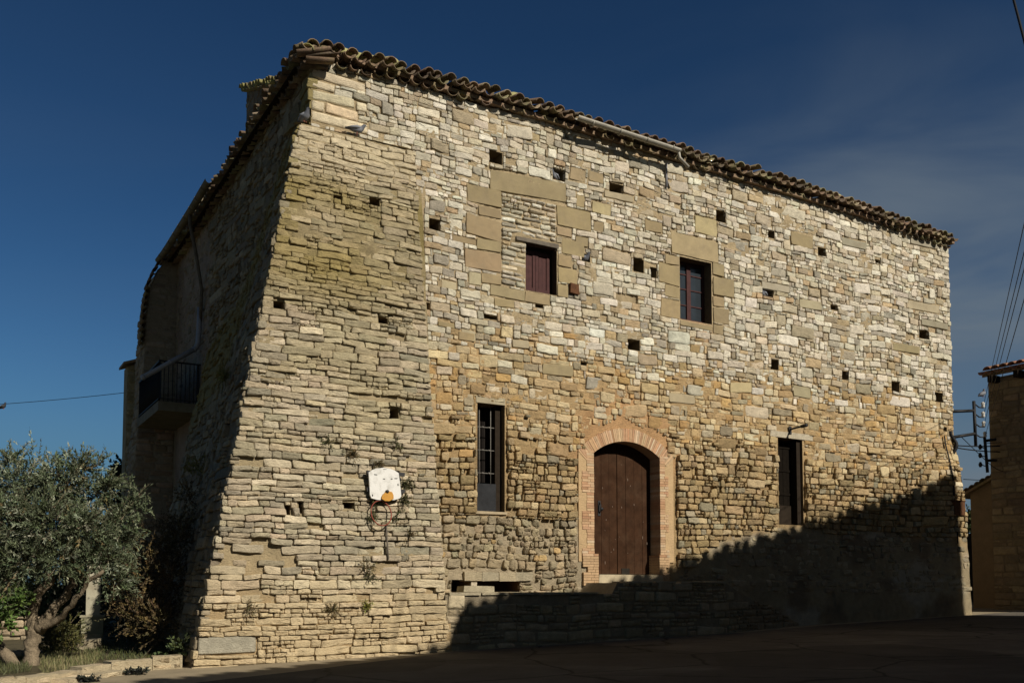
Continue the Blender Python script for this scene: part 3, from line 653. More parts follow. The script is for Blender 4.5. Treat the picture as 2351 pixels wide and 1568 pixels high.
# ---- roof
def tiles(mb, O, D, X, Z, r0, r1, Ln, up, cols):
    """half-round tiles: O mouth centre, D direction going up the roof, X across, Z up"""
    k = len(O); m = 7; th = np.linspace(0, math.pi, m)
    sgn = np.where(up, 1.0, -1.0)
    V = []
    for (rad, pos, th_) in ((r0, 0, 0), (r1, 1, 0), (r0, 0, .016), (r1, 1, .016)):
        R_ = (rad - th_)[:, None] if np.ndim(rad) else np.full((k, 1), rad - th_)
        P = O[:, None] + D[:, None] * (pos * Ln)[:, None, None] + X[:, None] * (R_ * np.cos(th)[None])[..., None] + Z[:, None] * (sgn[:, None] * R_ * np.sin(th)[None] * .86)[..., None]
        V.append(P)
    V = np.stack(V, 1).reshape(k, -1, 3)
    f = []
    for i in range(m - 1):
        f += [[i, i + 1, m + i + 1, m + i], [2 * m + i, 3 * m + i, 3 * m + i + 1, 2 * m + i + 1], [i, 2 * m + i, 2 * m + i + 1, i + 1]]
    f += [[0, m, 3 * m, 2 * m], [m - 1, 3 * m - 1, 4 * m - 1, 2 * m - 1]]
    F_ = (np.arange(k)[:, None, None] * 4 * m + np.array(f)[None]).reshape(-1, 4)
    mb.add(V.reshape(-1, 3), [F_], np.repeat(cols, 4 * m, 0), 0, True)
TP = [(3, (.155, .105, .070)), (2, (.19, .13, .085)), (2, (.12, .09, .065)), (.9, (.28, .22, .15)), (.8, (.20, .18, .10))]
def eave(mb, pos, along, outw, a0, a1, sp, layers, zf, slope=.27):
    for (ow_, dz, phase, rad, Ln, jit) in layers:
        for up_ in (False, True):
            a = np.arange(a0 + phase + (sp / 2 if up_ else 0), a1, sp)
            a = a + RNG.normal(0, .016, len(a)); k = len(a)
            o2 = ow_ + RNG.normal(0, jit, k) - (.05 if up_ else 0)
            z = zf(a) + dz + (.055 if up_ else 0) + RNG.normal(0, .016, k)
            O = pos(a, o2, z)
            sl = slope + RNG.normal(0, .06, k)
            yaw = RNG.normal(0, .09, k)
            D = -outw[None] + sl[:, None] * np.array([0, 0, 1.0]) + yaw[:, None] * along[None]; D /= np.linalg.norm(D, axis=1, keepdims=True)
            X = along[None] - (D @ along)[:, None] * D; X /= np.linalg.norm(X, axis=1, keepdims=True)
            Z = np.cross(X, D); Z *= np.sign(Z[:, 2:3])
            tiles(mb, O, D, X, Z, np.full(k, rad) * RNG.normal(1, .05, k), np.full(k, rad * .8), np.full(k, Ln), np.full(k, up_), palette(k, TP, .18))
roof = MB()
zE = lambda a: np.interp(a, [-.4, 0, 1.5, 4, 7, 11, 14, 17.3], [8.84, 8.89, 8.98, 9.04, 9.02, 8.97, 8.87, 8.70]) + .03 * (noise2(a * .35 + 2, a * 0) - .5) * 2 + .02 * (noise2(a * 1.4, a * 0 + 7) - .5)
LAY = [(.14, .00, .0, .10, .5, .015), (.29, .105, .06, .10, .6, .03)]
eave(roof, lambda a, o, z: W(a, o, z), U, N, -.22, 17.05, .235, LAY, zE)
zE2 = lambda a: np.interp(a, [-.3, .3, 2, 11.4], [8.84, 8.83, 8.74, 8.68]) + .05 * (noise2(a * .4 + 22, a * 0) - .5) * 2
eave(roof, lambda a, o, z: W(-o, -a, z), -N, -U, -.25, 11.35, .235, [(.20, .0, .0, .10, .5, .018), (.36, .11, .06, .10, .6, .04)], zE2)
# roof deck
ez = 9.10
pts = W([-.12, 17.16, 17.16, -.12, 6.2, 10.8], [.12, .12, -12.3, -12.3, -6, -6], [9.12, 8.86, 8.86, 9.0, ez + 1.3, ez + 1.3])
lowp = pts[:4].copy(); lowp[:, 2] -= .07
roof.add(np.concatenate([pts, lowp]), [[[0, 1, 5, 4], [2, 3, 4, 5], [9, 8, 7, 6], [0, 6, 7, 1], [1, 7, 8, 2], [2, 8, 9, 3], [3, 9, 6, 0]], [[1, 2, 5], [3, 0, 4]]], (.22, .15, .1), 0)
# mossy hip tiles over the corner and loose lumps of moss along the eave
hp = []
for i in range(7):
    f0 = i * .36
    o = W(-.18 + f0 * .7, .22 - f0 * .7, 8.92 + f0 * .20 + .02 * (i % 2)); hp.append(o)
hp = np.array(hp); k = len(hp)
dh = (U - N) / math.sqrt(2) + np.array([0, 0, .2]); dh /= np.linalg.norm(dh); xh = (U + N) / math.sqrt(2)
tiles(roof, hp, np.repeat(dh[None], k, 0), np.repeat(xh[None], k, 0), np.repeat(np.cross(xh, dh)[None] * np.sign(np.cross(xh, dh)[2]), k, 0), np.full(k, .15), np.full(k, .12), np.full(k, .5), np.ones(k, bool), palette(k, [(1, (.34, .32, .14))], .1))
for s_, ln in ((.75, 1.05), (1.75, .35), (4.3, .4), (8.6, .35), (13.2, .4), (15.0, .3)):
    a = np.linspace(0, ln, 8); rr_ = .085 * np.sin(np.linspace(.35, 2.8, 8)) + .01
    roof.tube(W(s_ - .45 + a, -.02 + .02 * np.sin(a * 9), float(zE(np.array(s_))) + .27 + .02 * np.cos(a * 7)), rr_, 7, (.36, .34, .15), 0)
# deep overhang slab behind the tile mouths (mortar bed)

# tiled shoulder of the far wing
pz = np.linspace(8.85, 6.4, 14)
for t_ in (11.1,):
    O = W(-wp(pz) - .05, -t_ + .06, pz + .05); k = len(pz)
    D_ = np.repeat((-np.array(N))[None], k, 0); X_ = np.stack([-U * .35 + np.array([0, 0, -.94])] * k); Z_ = np.repeat((-U)[None], k, 0)
    tiles(roof, O, D_, X_, Z_, np.full(k, .11), np.full(k, .09), np.full(k, .5), np.ones(k, bool), palette(k, TP, .15))
ROOF = roof.build('roof', M_TILE, HOUSE)
sf = MB(); aa = np.linspace(.1, 11.2, 12)
for x0, x1 in zip(aa[:-1], aa[1:]):
    za_, zb_ = float(zE2(np.array(x0))) - .03, float(zE2(np.array(x1))) - .03
    sf.box(np.concatenate([W([-.27, .05, .05, -.27], [-x0, -x0, -x1, -x1], [za_, za_ + .05, zb_ + .05, zb_]), W([-.27, .05, .05, -.27], [-x0, -x0, -x1, -x1], [za_ + .02, za_ + .07, zb_ + .07, zb_ + .02])]))
sf.build('soffit', M_DARKWOOD, ROOF)  # dark slab added to give the black band of eave shade
# roof turret / chimney stack
ch = MB()
czt = lambda t: 12.05 - .40 * (7.6 - np.asarray(t, float))
ch.box(np.concatenate([W([.85, 2.6, 2.6, .85], [-3.6, -3.6, -7.6, -7.6], 9.2), W([.85, 2.6, 2.6, .85], [-3.6, -3.6, -7.6, -7.6], czt([3.6, 3.6, 7.6, 7.6]))]), (.27, .22, .15), 0)
RC = lay(3.6, 7.6, 9.3, 12, (.12, .2), (1.2, 3), .2); RC = RC[RC[:, 3] < czt(RC[:, 0])]
stones(ch, RC, lambda a, b, d: W(.85 - d, -a, b), palette(len(RC), [(1, (.28, .22, .15)), (1, (.24, .19, .13))]), prot=(.0, .02), bev=(.01, .02), rr=(.3, .7), tilt=.06, mat=1)
ch2 = MB(); tt_ = np.arange(3.6, 7.75, .26); k = len(tt_)
for up_ in (False, True):
    O = W(.66 + RNG.normal(0, .03, k), -tt_ - (.13 if up_ else 0), czt(tt_) + .05 + (.05 if up_ else 0) + RNG.normal(0, .012, k))
    D_ = np.repeat((U + np.array([0, 0, .1]))[None] / 1.005, k, 0); ax_ = (N + np.array([0, 0, -.40])) / 1.077
    tiles(ch2, O, D_, np.repeat(ax_[None], k, 0), np.repeat(np.array([[0, 0, 1.0]]), k, 0), np.full(k, .12), np.full(k, .10), np.full(k, .55), np.full(k, up_), palette(k, [(2, (.34, .31, .12)), (1, (.26, .2, .11))], .15))
CH = ch.build('chimney', [M_MORTAR, M_STONE], ROOF)
ch2.build('chimney_cap', M_TILE, ROOF)

# ---- gutters and pipes
g = MB()
def halfpipe(mb, P, r, col=(.3, .28, .23)):
    P = np.asarray(P); n = len(P); T = np.gradient(P, axis=0); T /= np.linalg.norm(T, axis=1, keepdims=True)
    A = np.cross(T, [0, 0, 1.0]); A /= np.linalg.norm(A, axis=1, keepdims=True); m = 9; th = np.linspace(0, math.pi, m)
    V = []
    for rr_ in (r, r - .008):
        V.append(P[:, None] + rr_ * (np.cos(th)[None, :, None] * A[:, None] - np.sin(th)[None, :, None] * np.array([0, 0, 1.0])))
    V = np.concatenate(V).reshape(-1, 3); f = []
    for i in range(n - 1):
        for j in range(m - 1):
            f += [[i * m + j, (i + 1) * m + j, (i + 1) * m + j + 1, i * m + j + 1], [n * m + i * m + j, n * m + i * m + j + 1, n * m + (i + 1) * m + j + 1, n * m + (i + 1) * m + j]]
        for j in (0, m - 1): f += [[i * m + j, n * m + i * m + j, n * m + (i + 1) * m + j, (i + 1) * m + j]]
    mb.add(V, [f], col, 0, True)
g0, g1 = fac(1325, 285, .38)[0], fac(1560, 352, .38)[0]
a = np.linspace(g0, g1, 14)
halfpipe(g, W(a, .38, 9.07 - .07 * np.linspace(0, 1, 14)), .07)
for x in np.linspace(g0 + .35, g1 - .2, 4): g.tube(W([x] * 7, .38 + .078 * np.cos(np.linspace(0, math.pi, 7)), 9.03 - .082 * np.sin(np.linspace(0, math.pi, 7))), .012, 5)
g.tube(np.array([W(g1 - .03, .39, 8.94), W(g1 + .02, .36, 8.84), W(g1 + .17, .46, 8.64)]), .035, 8)
g.build('eave_gutter', M_ZINC, HOUSE)
g = MB()
a = np.linspace(5.5, 11.45, 20)
halfpipe(g, W(-.47, -a, zE2(a) + .06), .085)
for x in np.arange(5.9, 11.4, .62): g.tube(W(-.47 + .093 * np.cos(np.linspace(0, math.pi, 7)), [-x] * 7, float(zE2(np.array(x))) + .05 - .093 * np.sin(np.linspace(0, math.pi, 7))), .012, 5)
g.build('side_gutter', M_CONC, HOUSE)
g = MB()
PT = [W(-.47, -7.45, 8.70), W(-.45, -7.5, 8.42), W(-.30, -7.6, 7.9), W(-.10, -7.75, 7.0), W(-.09, -7.9, 6.2)]
g.tube(np.array(PT), .042, 8)
g.build('downpipe', M_OLDWOOD, HOUSE)
g = MB()
PT = [W(-.10, -7.9, 6.6), W(-.11, -7.9, 6.05), W(-.13, -7.90, 5.72), W(-.20, -7.86, 5.58)]
g.tube(np.array(PT), .06, 10)
e0 = W(-.20, -7.86, 5.58); r_ = ray(325, 870); e1 = at(325, 868, 22.0)
g.tube(np.array([e0, e0 * .5 + e1 * .5, e1]), .06, 10)
for q in (.0, .45, .95): g.tube(np.array([e0 + (e1 - e0) * q, e0 + (e1 - e0) * (q + .03)]), .07, 10)
g.build('overflow_pipe', M_PIPE, HOUSE)

# ---- balcony
B0, B1, BW = 8.10, 11.05, .97
bz0, bz1 = 4.08, 4.30
BAL = MB(); BAL.sbox(-BW, .05, -B1, -B0, bz0, bz1, (.2, .18, .1), 0); BAL = BAL.build('balcony', M_CONC, HOUSE)
rl = MB()
for w_ in np.linspace(.06, BW - .03, 10): rl.tube(np.array([W(-w_, -B0 - .04, bz1), W(-w_, -B0 - .04, bz1 + .95)]), .010, 5)
for t_ in np.linspace(B0 + .04, B1 - .04, 26): rl.tube(np.array([W(-BW + .03, -t_, bz1), W(-BW + .03, -t_, bz1 + .95)]), .010, 5)
rl.sbox(-BW, .02, -B0 - .06, -B0 - .02, bz1 + .95, bz1 + .985); rl.sbox(-BW, .02, -B0 - .055, -B0 - .025, bz1 + .06, bz1 + .08)
rl.sbox(-BW + .01, -BW + .05, -B1, -B0 - .02, bz1 + .95, bz1 + .985); rl.sbox(-BW + .015, -BW + .045, -B1, -B0 - .02, bz1 + .06, bz1 + .08)
rl.sbox(-.10, -.04, -B0 - .07, -B0 - .01, bz1, bz1 + .98)
rl.build('railing', M_IRON, BAL)
sc = MB(); sc.sbox(-BW + .055, -BW + .075, -B1 + .05, -B0 - .08, bz1 + .08, bz1 + .94); sc.build('privacy_screen', M_IRON, BAL)

# ---- windows
def leafpanel(mb, s0, s1, z0, z1, n, th=.04):
    mb.sbox(s0, s1, n - th, n, z0, z1)
n_ = -.20
wn = MB(); s0, s1, z0, z1 = W1
wn.sbox(s0, s0 + .05, n_ - .06, n_ + .02, z0, z1); wn.sbox(s1 - .05, s1, n_ - .06, n_ + .02, z0, z1); wn.sbox(s0 + .05, s1 - .05, n_ - .06, n_ + .02, z1 - .05, z1); wn.sbox(s0 + .05, s1 - .05, n_ - .06, n_ + .02, z0, z0 + .04)
WIN1 = wn.build('shuttered_window', M_DARKWOOD, HOUSE)
sh = MB(); m_ = (s0 + s1) / 2 - .02
for (a, b) in ((s0 + .052, m_ - .004), (m_ + .004, s1 - .052)):
    k = 4; ww = (b - a) / k
    for i in range(k): sh.sbox(a + i * ww + .002, a + (i + 1) * ww - .002, n_ - .03 + .002 * (i % 2), n_ + .0 + .003 * (i % 2), z0 + .045, z1 - .055)
    for (x0, x1, y0, y1) in ((a, b, z0 + .05, z0 + .13), (a, b, z1 - .14, z1 - .06), (a, a + .06, z0 + .13, z1 - .14), (b - .06, b, z0 + .13, z1 - .14)): sh.sbox(x0, x1, n_ + .004, n_ + .018, y0, y1)
sh.build('shutter', M_SHUT, WIN1)
lt = MB(); a_, b_ = W1[0] - .22, W1[1] + .03
lt.sbox(a_, b_, -.1, .035, z1 + .002, z1 + .085, j=.006); lt.build('window_lintel', M_OLDWOOD, WIN1)

wn = MB(); s0, s1, z0, z1 = W2; n_ = -.24; m_ = (s0 + s1) / 2
for (x0, x1, y0, y1) in ((s0, s0 + .055, z0, z1), (s1 - .055, s1, z0, z1), (s0 + .055, s1 - .055, z1 - .06, z1), (s0 + .055, s1 - .055, z0, z0 + .10), (m_ - .055, m_ + .055, z0 + .10, z1 - .06)): wn.sbox(x0, x1, n_ - .05, n_ + .01, y0, y1)
for q in (.30, .56, .80):
    y = z0 + (z1 - z0) * q; wn.sbox(s0 + .055, m_ - .055, n_ - .03, n_ - .005, y - .012, y + .012); wn.sbox(m_ + .055, s1 - .055, n_ - .03, n_ - .005, y - .012, y + .012)
WIN2 = wn.build('casement_window', M_SHUT, HOUSE)
for (a, b) in ((s0 + .055, m_ - .055), (m_ + .055, s1 - .055)):
    pn = MB(); pn.sbox(a, b, n_ - .028, n_ - .022, z0 + .10, z1 - .06); pn.build('pane', M_GLASS, WIN2)

# barred slit window with a metal sheet in its foot
s0, s1, z0, z1 = W3; n_ = -.36
wn = MB()
gx0, gx1, gz0, gz1 = s0 + .06, s1 - .12, z0 + .55, z1 - .14
for x in np.linspace(s0 + .12, s1 - .22, 2): wn.tube(np.array([W(x, -.15, z0 + .4), W(x, -.15, z1)]), .009, 6)
for y in np.linspace(z0 + .72, z1 - .42, 3):
    wn.tube(np.array([W(s0 + .0, -.15, y), W(s1 - .10, -.15, y)]), .009, 6)
    for x in np.linspace(s0 + .05, s1 - .12, 4): wn.tube(np.array([W(x - .018, -.14, y), W(x + .018, -.14, y)]), .016, 5)
WIN3 = wn.build('barred_window', mat('dull_grey_iron', (.16, .15, .13), rough=.7, var=.3, scale=30, bump=.2), HOUSE)
sh = MB(); sh.sbox(s0 + .01, s1 - .01, n_ - .06, n_ - .03, z0 + .5, z1 - .01)
for i in range(4): sh.sbox(s0 + .03 + i * .1, s0 + .12 + i * .1, n_ - .03, n_ - .015, z0 + .5, z1 - .02)
M_BLACKWOOD = mat('inner_dark_wood', (.012, .009, .007), rough=.9, var=.3, bump=.2)  # near-black boards stand in for the dark inside of the window
sh.build('shutter', M_BLACKWOOD, WIN3)
sh = MB(); sh.sbox(s0 - .03, s1 - .14, -.10, -.085, z0 + .01, z0 + .52); sh.sbox(s0 - .03, s1 - .14, -.125, -.10, z0 + .01, z0 + .03); sh.build('metal_sheet', M_SLATE, WIN3)
jb = MB(); jb.sbox(s1 - .14, s1 - .02, -.30, -.12, z0 + .02, z1 - .01); jb.build('reveal_shade', M_DARKWOOD, WIN3)  # dark board standing in for the shaded right reveal
si = MB(); si.sbox(s0 - .05, s1 + .04, -.05, .03, z0 - .05, z0 - .002, (.42, .34, .22), j=.004); si.build('window_sill', M_SAND, WIN3)
li_ = MB(); li_.sbox(s0 - .03, s1 - .0, -.05, .012, z1 + .003, z1 + .13, (.36, .31, .21), j=.004); li_.build('window_lintel', M_SAND, WIN3)

s0, s1, z0, z1 = W4; n_ = -.24
wn = MB()
k = 5; ww = (s1 - s0 - .16) / k
for i in range(k): wn.sbox(s0 + .02 + i * ww + .003, s0 + .02 + (i + 1) * ww - .003, n_ - .03, n_ + .004 * (i % 2), z0 + .05, z1 - .04)
for y in np.linspace(z0 + .15, z1 - .2, 4): wn.sbox(s0 + .03, s1 - .15, n_ + .006, n_ + .02, y, y + .045)
WIN4 = wn.build('slit_window', mat('near_black_wood', (.009, .007, .005), rough=.95, spec=.05, var=.4, scale=12, bump=.3), HOUSE)  # boards and battens in one near-black colour
sh = MB(); sh.sbox(s0 + .02, s1 - .14, n_ + .022, n_ + .03, z0 + .02, z0 + .45); sh.build('kick_board', M_DARKWOOD, WIN4)
jb = MB(); jb.sbox(s1 - .13, s1 - .015, -.30, -.06, z0 + .02, z1 - .01); jb.build('reveal_shade', M_DARKWOOD, WIN4)  # dark box added as the shade on the right reveal
li_ = MB(); li_.sbox(s0 - .24, s1 + .32, -.06, .02, z1 + .004, z1 + .14, (.52, .46, .34), j=.008); li_.build('window_lintel', M_STONE, WIN4)

# niche lintel and pillar beside the door
ln_ = MB(); a_ = rect([zb(310, 345), zb(1240, 380), zb(1220, 465), zb(310, 432)])
k = 4; e = np.linspace(a_[0], a_[1], k + 1)
for i in range(k): ln_.sbox(e[i] + .004, e[i + 1] - .004, -.15, .06 + .01 * (i % 2), NI2[3] + .005, NI2[3] + .165, (.37, .32, .22) if i % 2 else (.40, .335, .22), j=.008)
ln_.build('niche_lintel', M_STONE, HOUSE)
pl_ = MB(); pl_.sbox(NI1[1] + .012, NI2[0] - .012, -.25, .02, NI1[2] + .02, NI2[3] + .0, (.55, .47, .34), j=.012); pl_.build('niche_pillar', M_STONE, HOUSE)

# ---- door
dn = -.30
dm = MB(); mid_ = cs - .03
lw0, lw1 = DL + .01, DR - .0
for (a, b) in ((lw0, mid_ - .006), (mid_ + .006, lw1)):
    k = 4; ww = (b - a) / k
    for i in range(k): dm.sbox(a + i * ww + .0035, a + (i + 1) * ww - .0035, dn - .05, dn + RNG.uniform(-.003, .003), DB + .012, DT - .02)
DO = dm.build('arched_door', M_DOOR, HOUSE)
hd = MB(); hx, hz = fac(*d5(1052, 680)); hd.tube(np.array([W(hx, dn + .01, hz + .13), W(hx, dn + .06, hz + .08), W(hx, dn + .06, hz - .04), W(hx, dn + .01, hz - .09)]), .012, 6)
hd.sbox(hx - .03, hx + .03, dn + .004, dn + .014, hz - .14, hz + .16); hd.tube(np.array([W(hx + .06, dn, hz), W(hx + .06, dn + .03, hz)]), .03, 8); hd.build('handle', M_IRON, DO)
hx, hz = fac(*d5(1187, 1002)); hd = MB(); hd.sbox(hx - .10, hx + .10, dn + .004, dn + .010, DB + .014, DB + .13); hd.build('cat_hatch', M_DARK, DO)
nl = MB()
for i in range(24): x, y = RNG.uniform(lw0 + .05, lw1 - .05), RNG.uniform(DB + .1, DSP); nl.sbox(x, x + .010, dn + .003, dn + .008, y, y + RNG.uniform(.008, .05) * (RNG.random() < .4) + .012)
nm_ = nl.build('paint_chips', mat('chipped_paint', (.22, .16, .12), var=.3, bump=0), DO); nm_['kind'] = 'stuff'
# surround of bricks
ar = MB()
BR = [(3, (.45, .285, .165)), (2, (.49, .34, .205)), (1.2, (.41, .24, .135)), (1.4, (.50, .375, .245))]
kk = 58; rin, rout = RA, RA + .26
half = math.asin(min(1, (hw_ + .02) / RA)) + .16
for i in range(kk):
    t0, t1 = -half + 2 * half * (i + .06) / kk, -half + 2 * half * (i + .94) / kk
    nj = .022 + RNG.uniform(-.004, .004)
    P = [(rin, t0), (rin, t1), (rout + RNG.uniform(-.015, .02), t1), (rout, t0)]
    q = [(cs + r * math.sin(t), ZA + r * math.cos(t)) for r, t in P]
    V = [W(s, nj, z) for s, z in q] + [W(s, -.28, z) for s, z in q]
    ar.add(np.array(V), [[[0, 3, 2, 1], [0, 1, 5, 4], [1, 2, 6, 5], [2, 3, 7, 6], [3, 0, 4, 7]]], palette(1, BR)[0], 0)
# soffit and the wall above the curve
tt = np.linspace(-math.asin(hw_ / RA), math.asin(hw_ / RA), 25)
sa, za = cs + RA * np.sin(tt), ZA + RA * np.cos(tt); k = len(tt)
ar.add(np.concatenate([W(sa, .015, za - .001), W(sa, -.36, za - .001)]), [[[i, i + k, i + k + 1, i + 1] for i in range(k - 1)]], (.40, .27, .17), 1)
ar.add(np.concatenate([W(sa, .006, za), W(sa, np.full(k, .006), np.full(k, DT + .02))]), [[[i, i + 1, i + k + 1, i + k] for i in range(k - 1)]], (.5, .31, .16), 1)
# jambs
bhz = .052; pier = fac(*d5(1000, 918))[1]
z = DB - .22; i = 0
while z < DSP + .02:
    blockn = int((z - DB + .25) / .37) % 2
    for sd in (-1, 1):
        edge = DL if sd < 0 else DR
        wide = (.285 if blockn else .17) + RNG.uniform(-.008, .008)
        if z < pier - .35: wide = .27
        inn = .085 if z < pier else 0.0
        x0, x1 = (edge - wide, edge + inn) if sd < 0 else (edge - inn * .5, edge + wide * .78)
        c = palette(1, BR, .08)[0]
        if z < pier - .05: c = np.array([.46, .31, .175]) * RNG.normal(1, .05)
        sp_ = x0 + (x1 - x0) * (.5 + .2 * (i % 2)) if x1 - x0 > .2 else x1
        jn = (.024 if z >= pier else .045) + RNG.uniform(-.003, .003)
        ar.sbox(x0, sp_ - .004, -.34, jn, z + .004, z + bhz - .002, c, 0)
        if sp_ < x1: ar.sbox(sp_ + .003, x1, -.34, jn + RNG.uniform(-.002, .002), z + .004, z + bhz - .002, palette(1, BR, .08)[0] if z >= pier - .05 else c * .96, 0)
    z += bhz; i += 1
for sd in (-1, 1):
    x0, x1 = (DL - .165, DL - .012) if sd < 0 else (DR + .012, DR + .13)
    ar.sbox(x0, x1, -.36, .014, DB - .2, DSP + .03, (.50, .34, .2), 1)
for sd, x0, x1 in ((-1, DL - .36, DL - .165), (1, DR + .14, DR + .36)): ar.sbox(x0, x1, -.02, .013, DB + .25, DSP + .1, (.47, .33, .18), 1)
ar.build('door_surround', [M_BRICK, M_PLASTER], HOUSE)
st = MB(); st.sbox(DL + .09, DR + .02, -.33, .05, DB - .17, DB - .004, (.50, .42, .28), j=.006); st.build('doorstep', M_SAND, HOUSE)

# ------------------------------------------------------------------ terrace in front of the door
TT = lambda s: np.interp(s, [2.0, 5.52, 5.56, 8.3, 8.9, 9.8, 11.0], [-.18, -.18, .02, .02, -.22, -.45, -.86])
TN = lambda s: np.interp(s, [2.0, 8.2, 9.0, 11.2], [1.07, 1.06, .85, .32])
TER = thing('stone_terrace', 'low stone terrace with steps up to the arched door', 'terrace', W(5, .5, -1.05))
te = MB()
ss = np.linspace(2.06, 11.0, 150); k = len(ss)
zr = [np.full(k, -1.3), TT(ss)]
cT = np.array([.30, .25, .17]) * (.8 + .4 * fbm(ss * 2, ss))[:, None]
te.add(np.concatenate([W(ss, TN(ss), zr[0]), W(ss, TN(ss) - .02, zr[1])]), [[[i, i + 1, i + k + 1, i + k] for i in range(k - 1)]], np.tile(cT, (2, 1)), 0)
te.add(np.concatenate([W(ss, TN(ss) - .02, zr[1]), W(ss, -.02 + q_front(ss, zr[1]), zr[1])]), [[[i, i + 1, i + k + 1, i + k] for i in range(k - 1)]], np.tile(cT * 1.3, (2, 1)), 0)
RT = lay(2.06, 11.0, -1.2, .03, (.10, .21), (1.0, 3.4), .35, [(2.10, 2.42, -.42, -.17)], drop=.02)
ok = RT[:, 3] < TT((RT[:, 0] + RT[:, 1]) / 2) + .015
RT = RT[ok]
ct_ = (RT[:, 0] + RT[:, 1]) / 2
stones(te, RT, lambda a, b, d: W(a, TN(a) - .02 + d, b), mix(palette(len(RT), [(3, (.40, .33, .215)), (2, (.45, .36, .22)), (2, (.34, .28, .18))]), np.array([.27, .22, .15]), .8 * sst(ct_, 8.0, 9.5)), prot=(.015, .045), bev=(.01, .025), gap=(.006, .014), rr=(.2, .6), tilt=.06, rough=.007, warp=.02)
stones(te, [(2.10, 2.42, -.42, -.17)], lambda a, b, d: W(a, TN(a) - .02 + d, b), [(.56, .47, .31)], prot=(.035, .04), bev=(.015, .02), rr=(.15, .2), tilt=.01, warp=0)
for s_ in np.arange(2.12, 8.2, .62):                # flat coping slabs
    w_ = .6 + RNG.uniform(-.1, .01); zz_ = float(TT(s_ + .3))
    if abs(float(TT(s_)) - float(TT(s_ + w_))) < .05: te.sbox(s_, s_ + w_, .55, 1.09, zz_ - .005, zz_ + .028 + RNG.uniform(0, .008), (.40, .345, .235), 1, j=.006)
te.build('terrace_wall', [M_MORTAR, M_STONE], TER)

sl = MB(); x0, x1 = rect([zb(185, 530), zb(585, 540), zb(585, 615), zb(185, 620)])[:2]
sl.sbox(x0, x1, .12, .42, -.15, -.03, (.40, .35, .24), j=.02)
tag(sl.build('stone_slab', M_STONE, None, W((x0 + x1) / 2, .3, -.15)), 'loose flat stone slab lying on the terrace in front of the wall niche', 'stone slab')

# ------------------------------------------------------------------ out of frame: the houses across the street whose shadow falls here
def simple_house(name, label, poly, n0, n1, verge=True):
    h = thing(name, label, 'house', W((poly[0][0] + poly[-1][0]) / 2, n1 - 3, -1.0))
    b = MB(); P = [(poly[0][0], -1.6)] + poly + [(poly[-1][0], -1.6)]; k = len(P)
    n0f = n0 if callable(n0) else (lambda s: n0)
    V = [W(s, n0f(s), z) for s, z in P] + [W(s, n1, z) for s, z in P]
    b.add(np.array(V), [[[i, i + 1, k + i + 1, k + i] for i in range(k - 1)]], (.35, .28, .18), 0)
    for i in range(1, k - 2): b.add(np.array([W(P[i][0], n0f(P[i][0]), -1.6), W(P[i + 1][0], n0f(P[i + 1][0]), -1.6), W(P[i + 1][0], n0f(P[i + 1][0]), P[i + 1][1]), W(P[i][0], n0f(P[i][0]), P[i][1])]), [[[0, 1, 2, 3]]], (.35, .28, .18), 0)
    b.build('wall', M_MORTAR, h)
    t = MB()
    for i in range(len(poly) - 1):
        (sa_, za_), (sb_, zb_) = poly[i], poly[i + 1]; L_ = math.hypot(sb_ - sa_, zb_ - za_); m = int(L_ / .30)
        q = (np.arange(m) + .5) / m; q = q + RNG.normal(0, .12, m) / m; s_ = sa_ + (sb_ - sa_) * q; z_ = za_ + (zb_ - za_) * q + RNG.normal(0, .025, m)
        O = np.array([W(a_, n0f(a_) - .14, c_ - .02) for a_, c_ in zip(s_, z_)])
        ax = (U * (sb_ - sa_) + np.array([0, 0, zb_ - za_])) / L_
        tiles(t, O, np.repeat(N[None], m, 0), np.repeat(ax[None], m, 0), np.repeat(np.array([[0, 0, 1.0]]), m, 0), RNG.uniform(.09, .17, m), np.full(m, .12), np.full(m, 1.0), np.ones(m, bool), palette(m, TP))
    t.build('roof', M_TILE, h)
    return h
simple_house('village_house', 'tall stone house across the street whose tiled slope throws the stepped shadow', [(5.0, 5.82), (10.5, 7.2), (14.67, 8.26), (19.66, 9.46)], 10.0, 18)
_e = lambda s: 13.1 - (s - 5.8) * .333
simple_house('village_house', 'lower stone house across the street whose eave shades the near ground', [(-1.0, 7.28), (5.8, 7.28), (9.0, 7.28)], _e, 20)

# ------------------------------------------------------------------ neighbours on the right
NB = thing('neighbour_house', 'dark stone house with orange tiled eave at the right edge', 'house', W(23.5, 2, -.8))
nb = MB()
nb.add(W([20, 27, 27, 20] * 2, [4.8, 4.8, -.93, -.93] * 2, [-1.2] * 4 + [5.75] * 4), [[[4, 5, 6, 7], [0, 1, 5, 4], [1, 2, 6, 5], [2, 3, 7, 6], [3, 0, 4, 7]]], (.25, .19, .12), 0)
RN = lay(-.93, 4.8, -.8, 5.7, (.15, .24), (1.4, 3.2), .12, [])
stones(nb, RN, lambda a, b, d: W(20 - d, a, b), palette(len(RN), [(2, (.30, .23, .14)), (1, (.35, .27, .165)), (1, (.25, .19, .12))]), prot=(.005, .025), bev=(.008, .02), rr=(.2, .5), tilt=.04, warp=.012)
nb.build('wall', [M_MORTAR, M_STONE], NB)
nr = MB()
nr.add(W([19.84, 27, 27, 19.84] * 2, [5.0, 5.0, -1.0, -1.0] * 2, [5.78, 7.4, 7.4, 5.78, 5.86, 7.5, 7.5, 5.86]), [[[4, 5, 6, 7], [3, 2, 1, 0], [0, 1, 5, 4], [1, 2, 6, 5], [2, 3, 7, 6], [3, 0, 4, 7]]], (.28, .2, .13), 0)
a = np.arange(-.95, 5.0, .24); k = len(a)
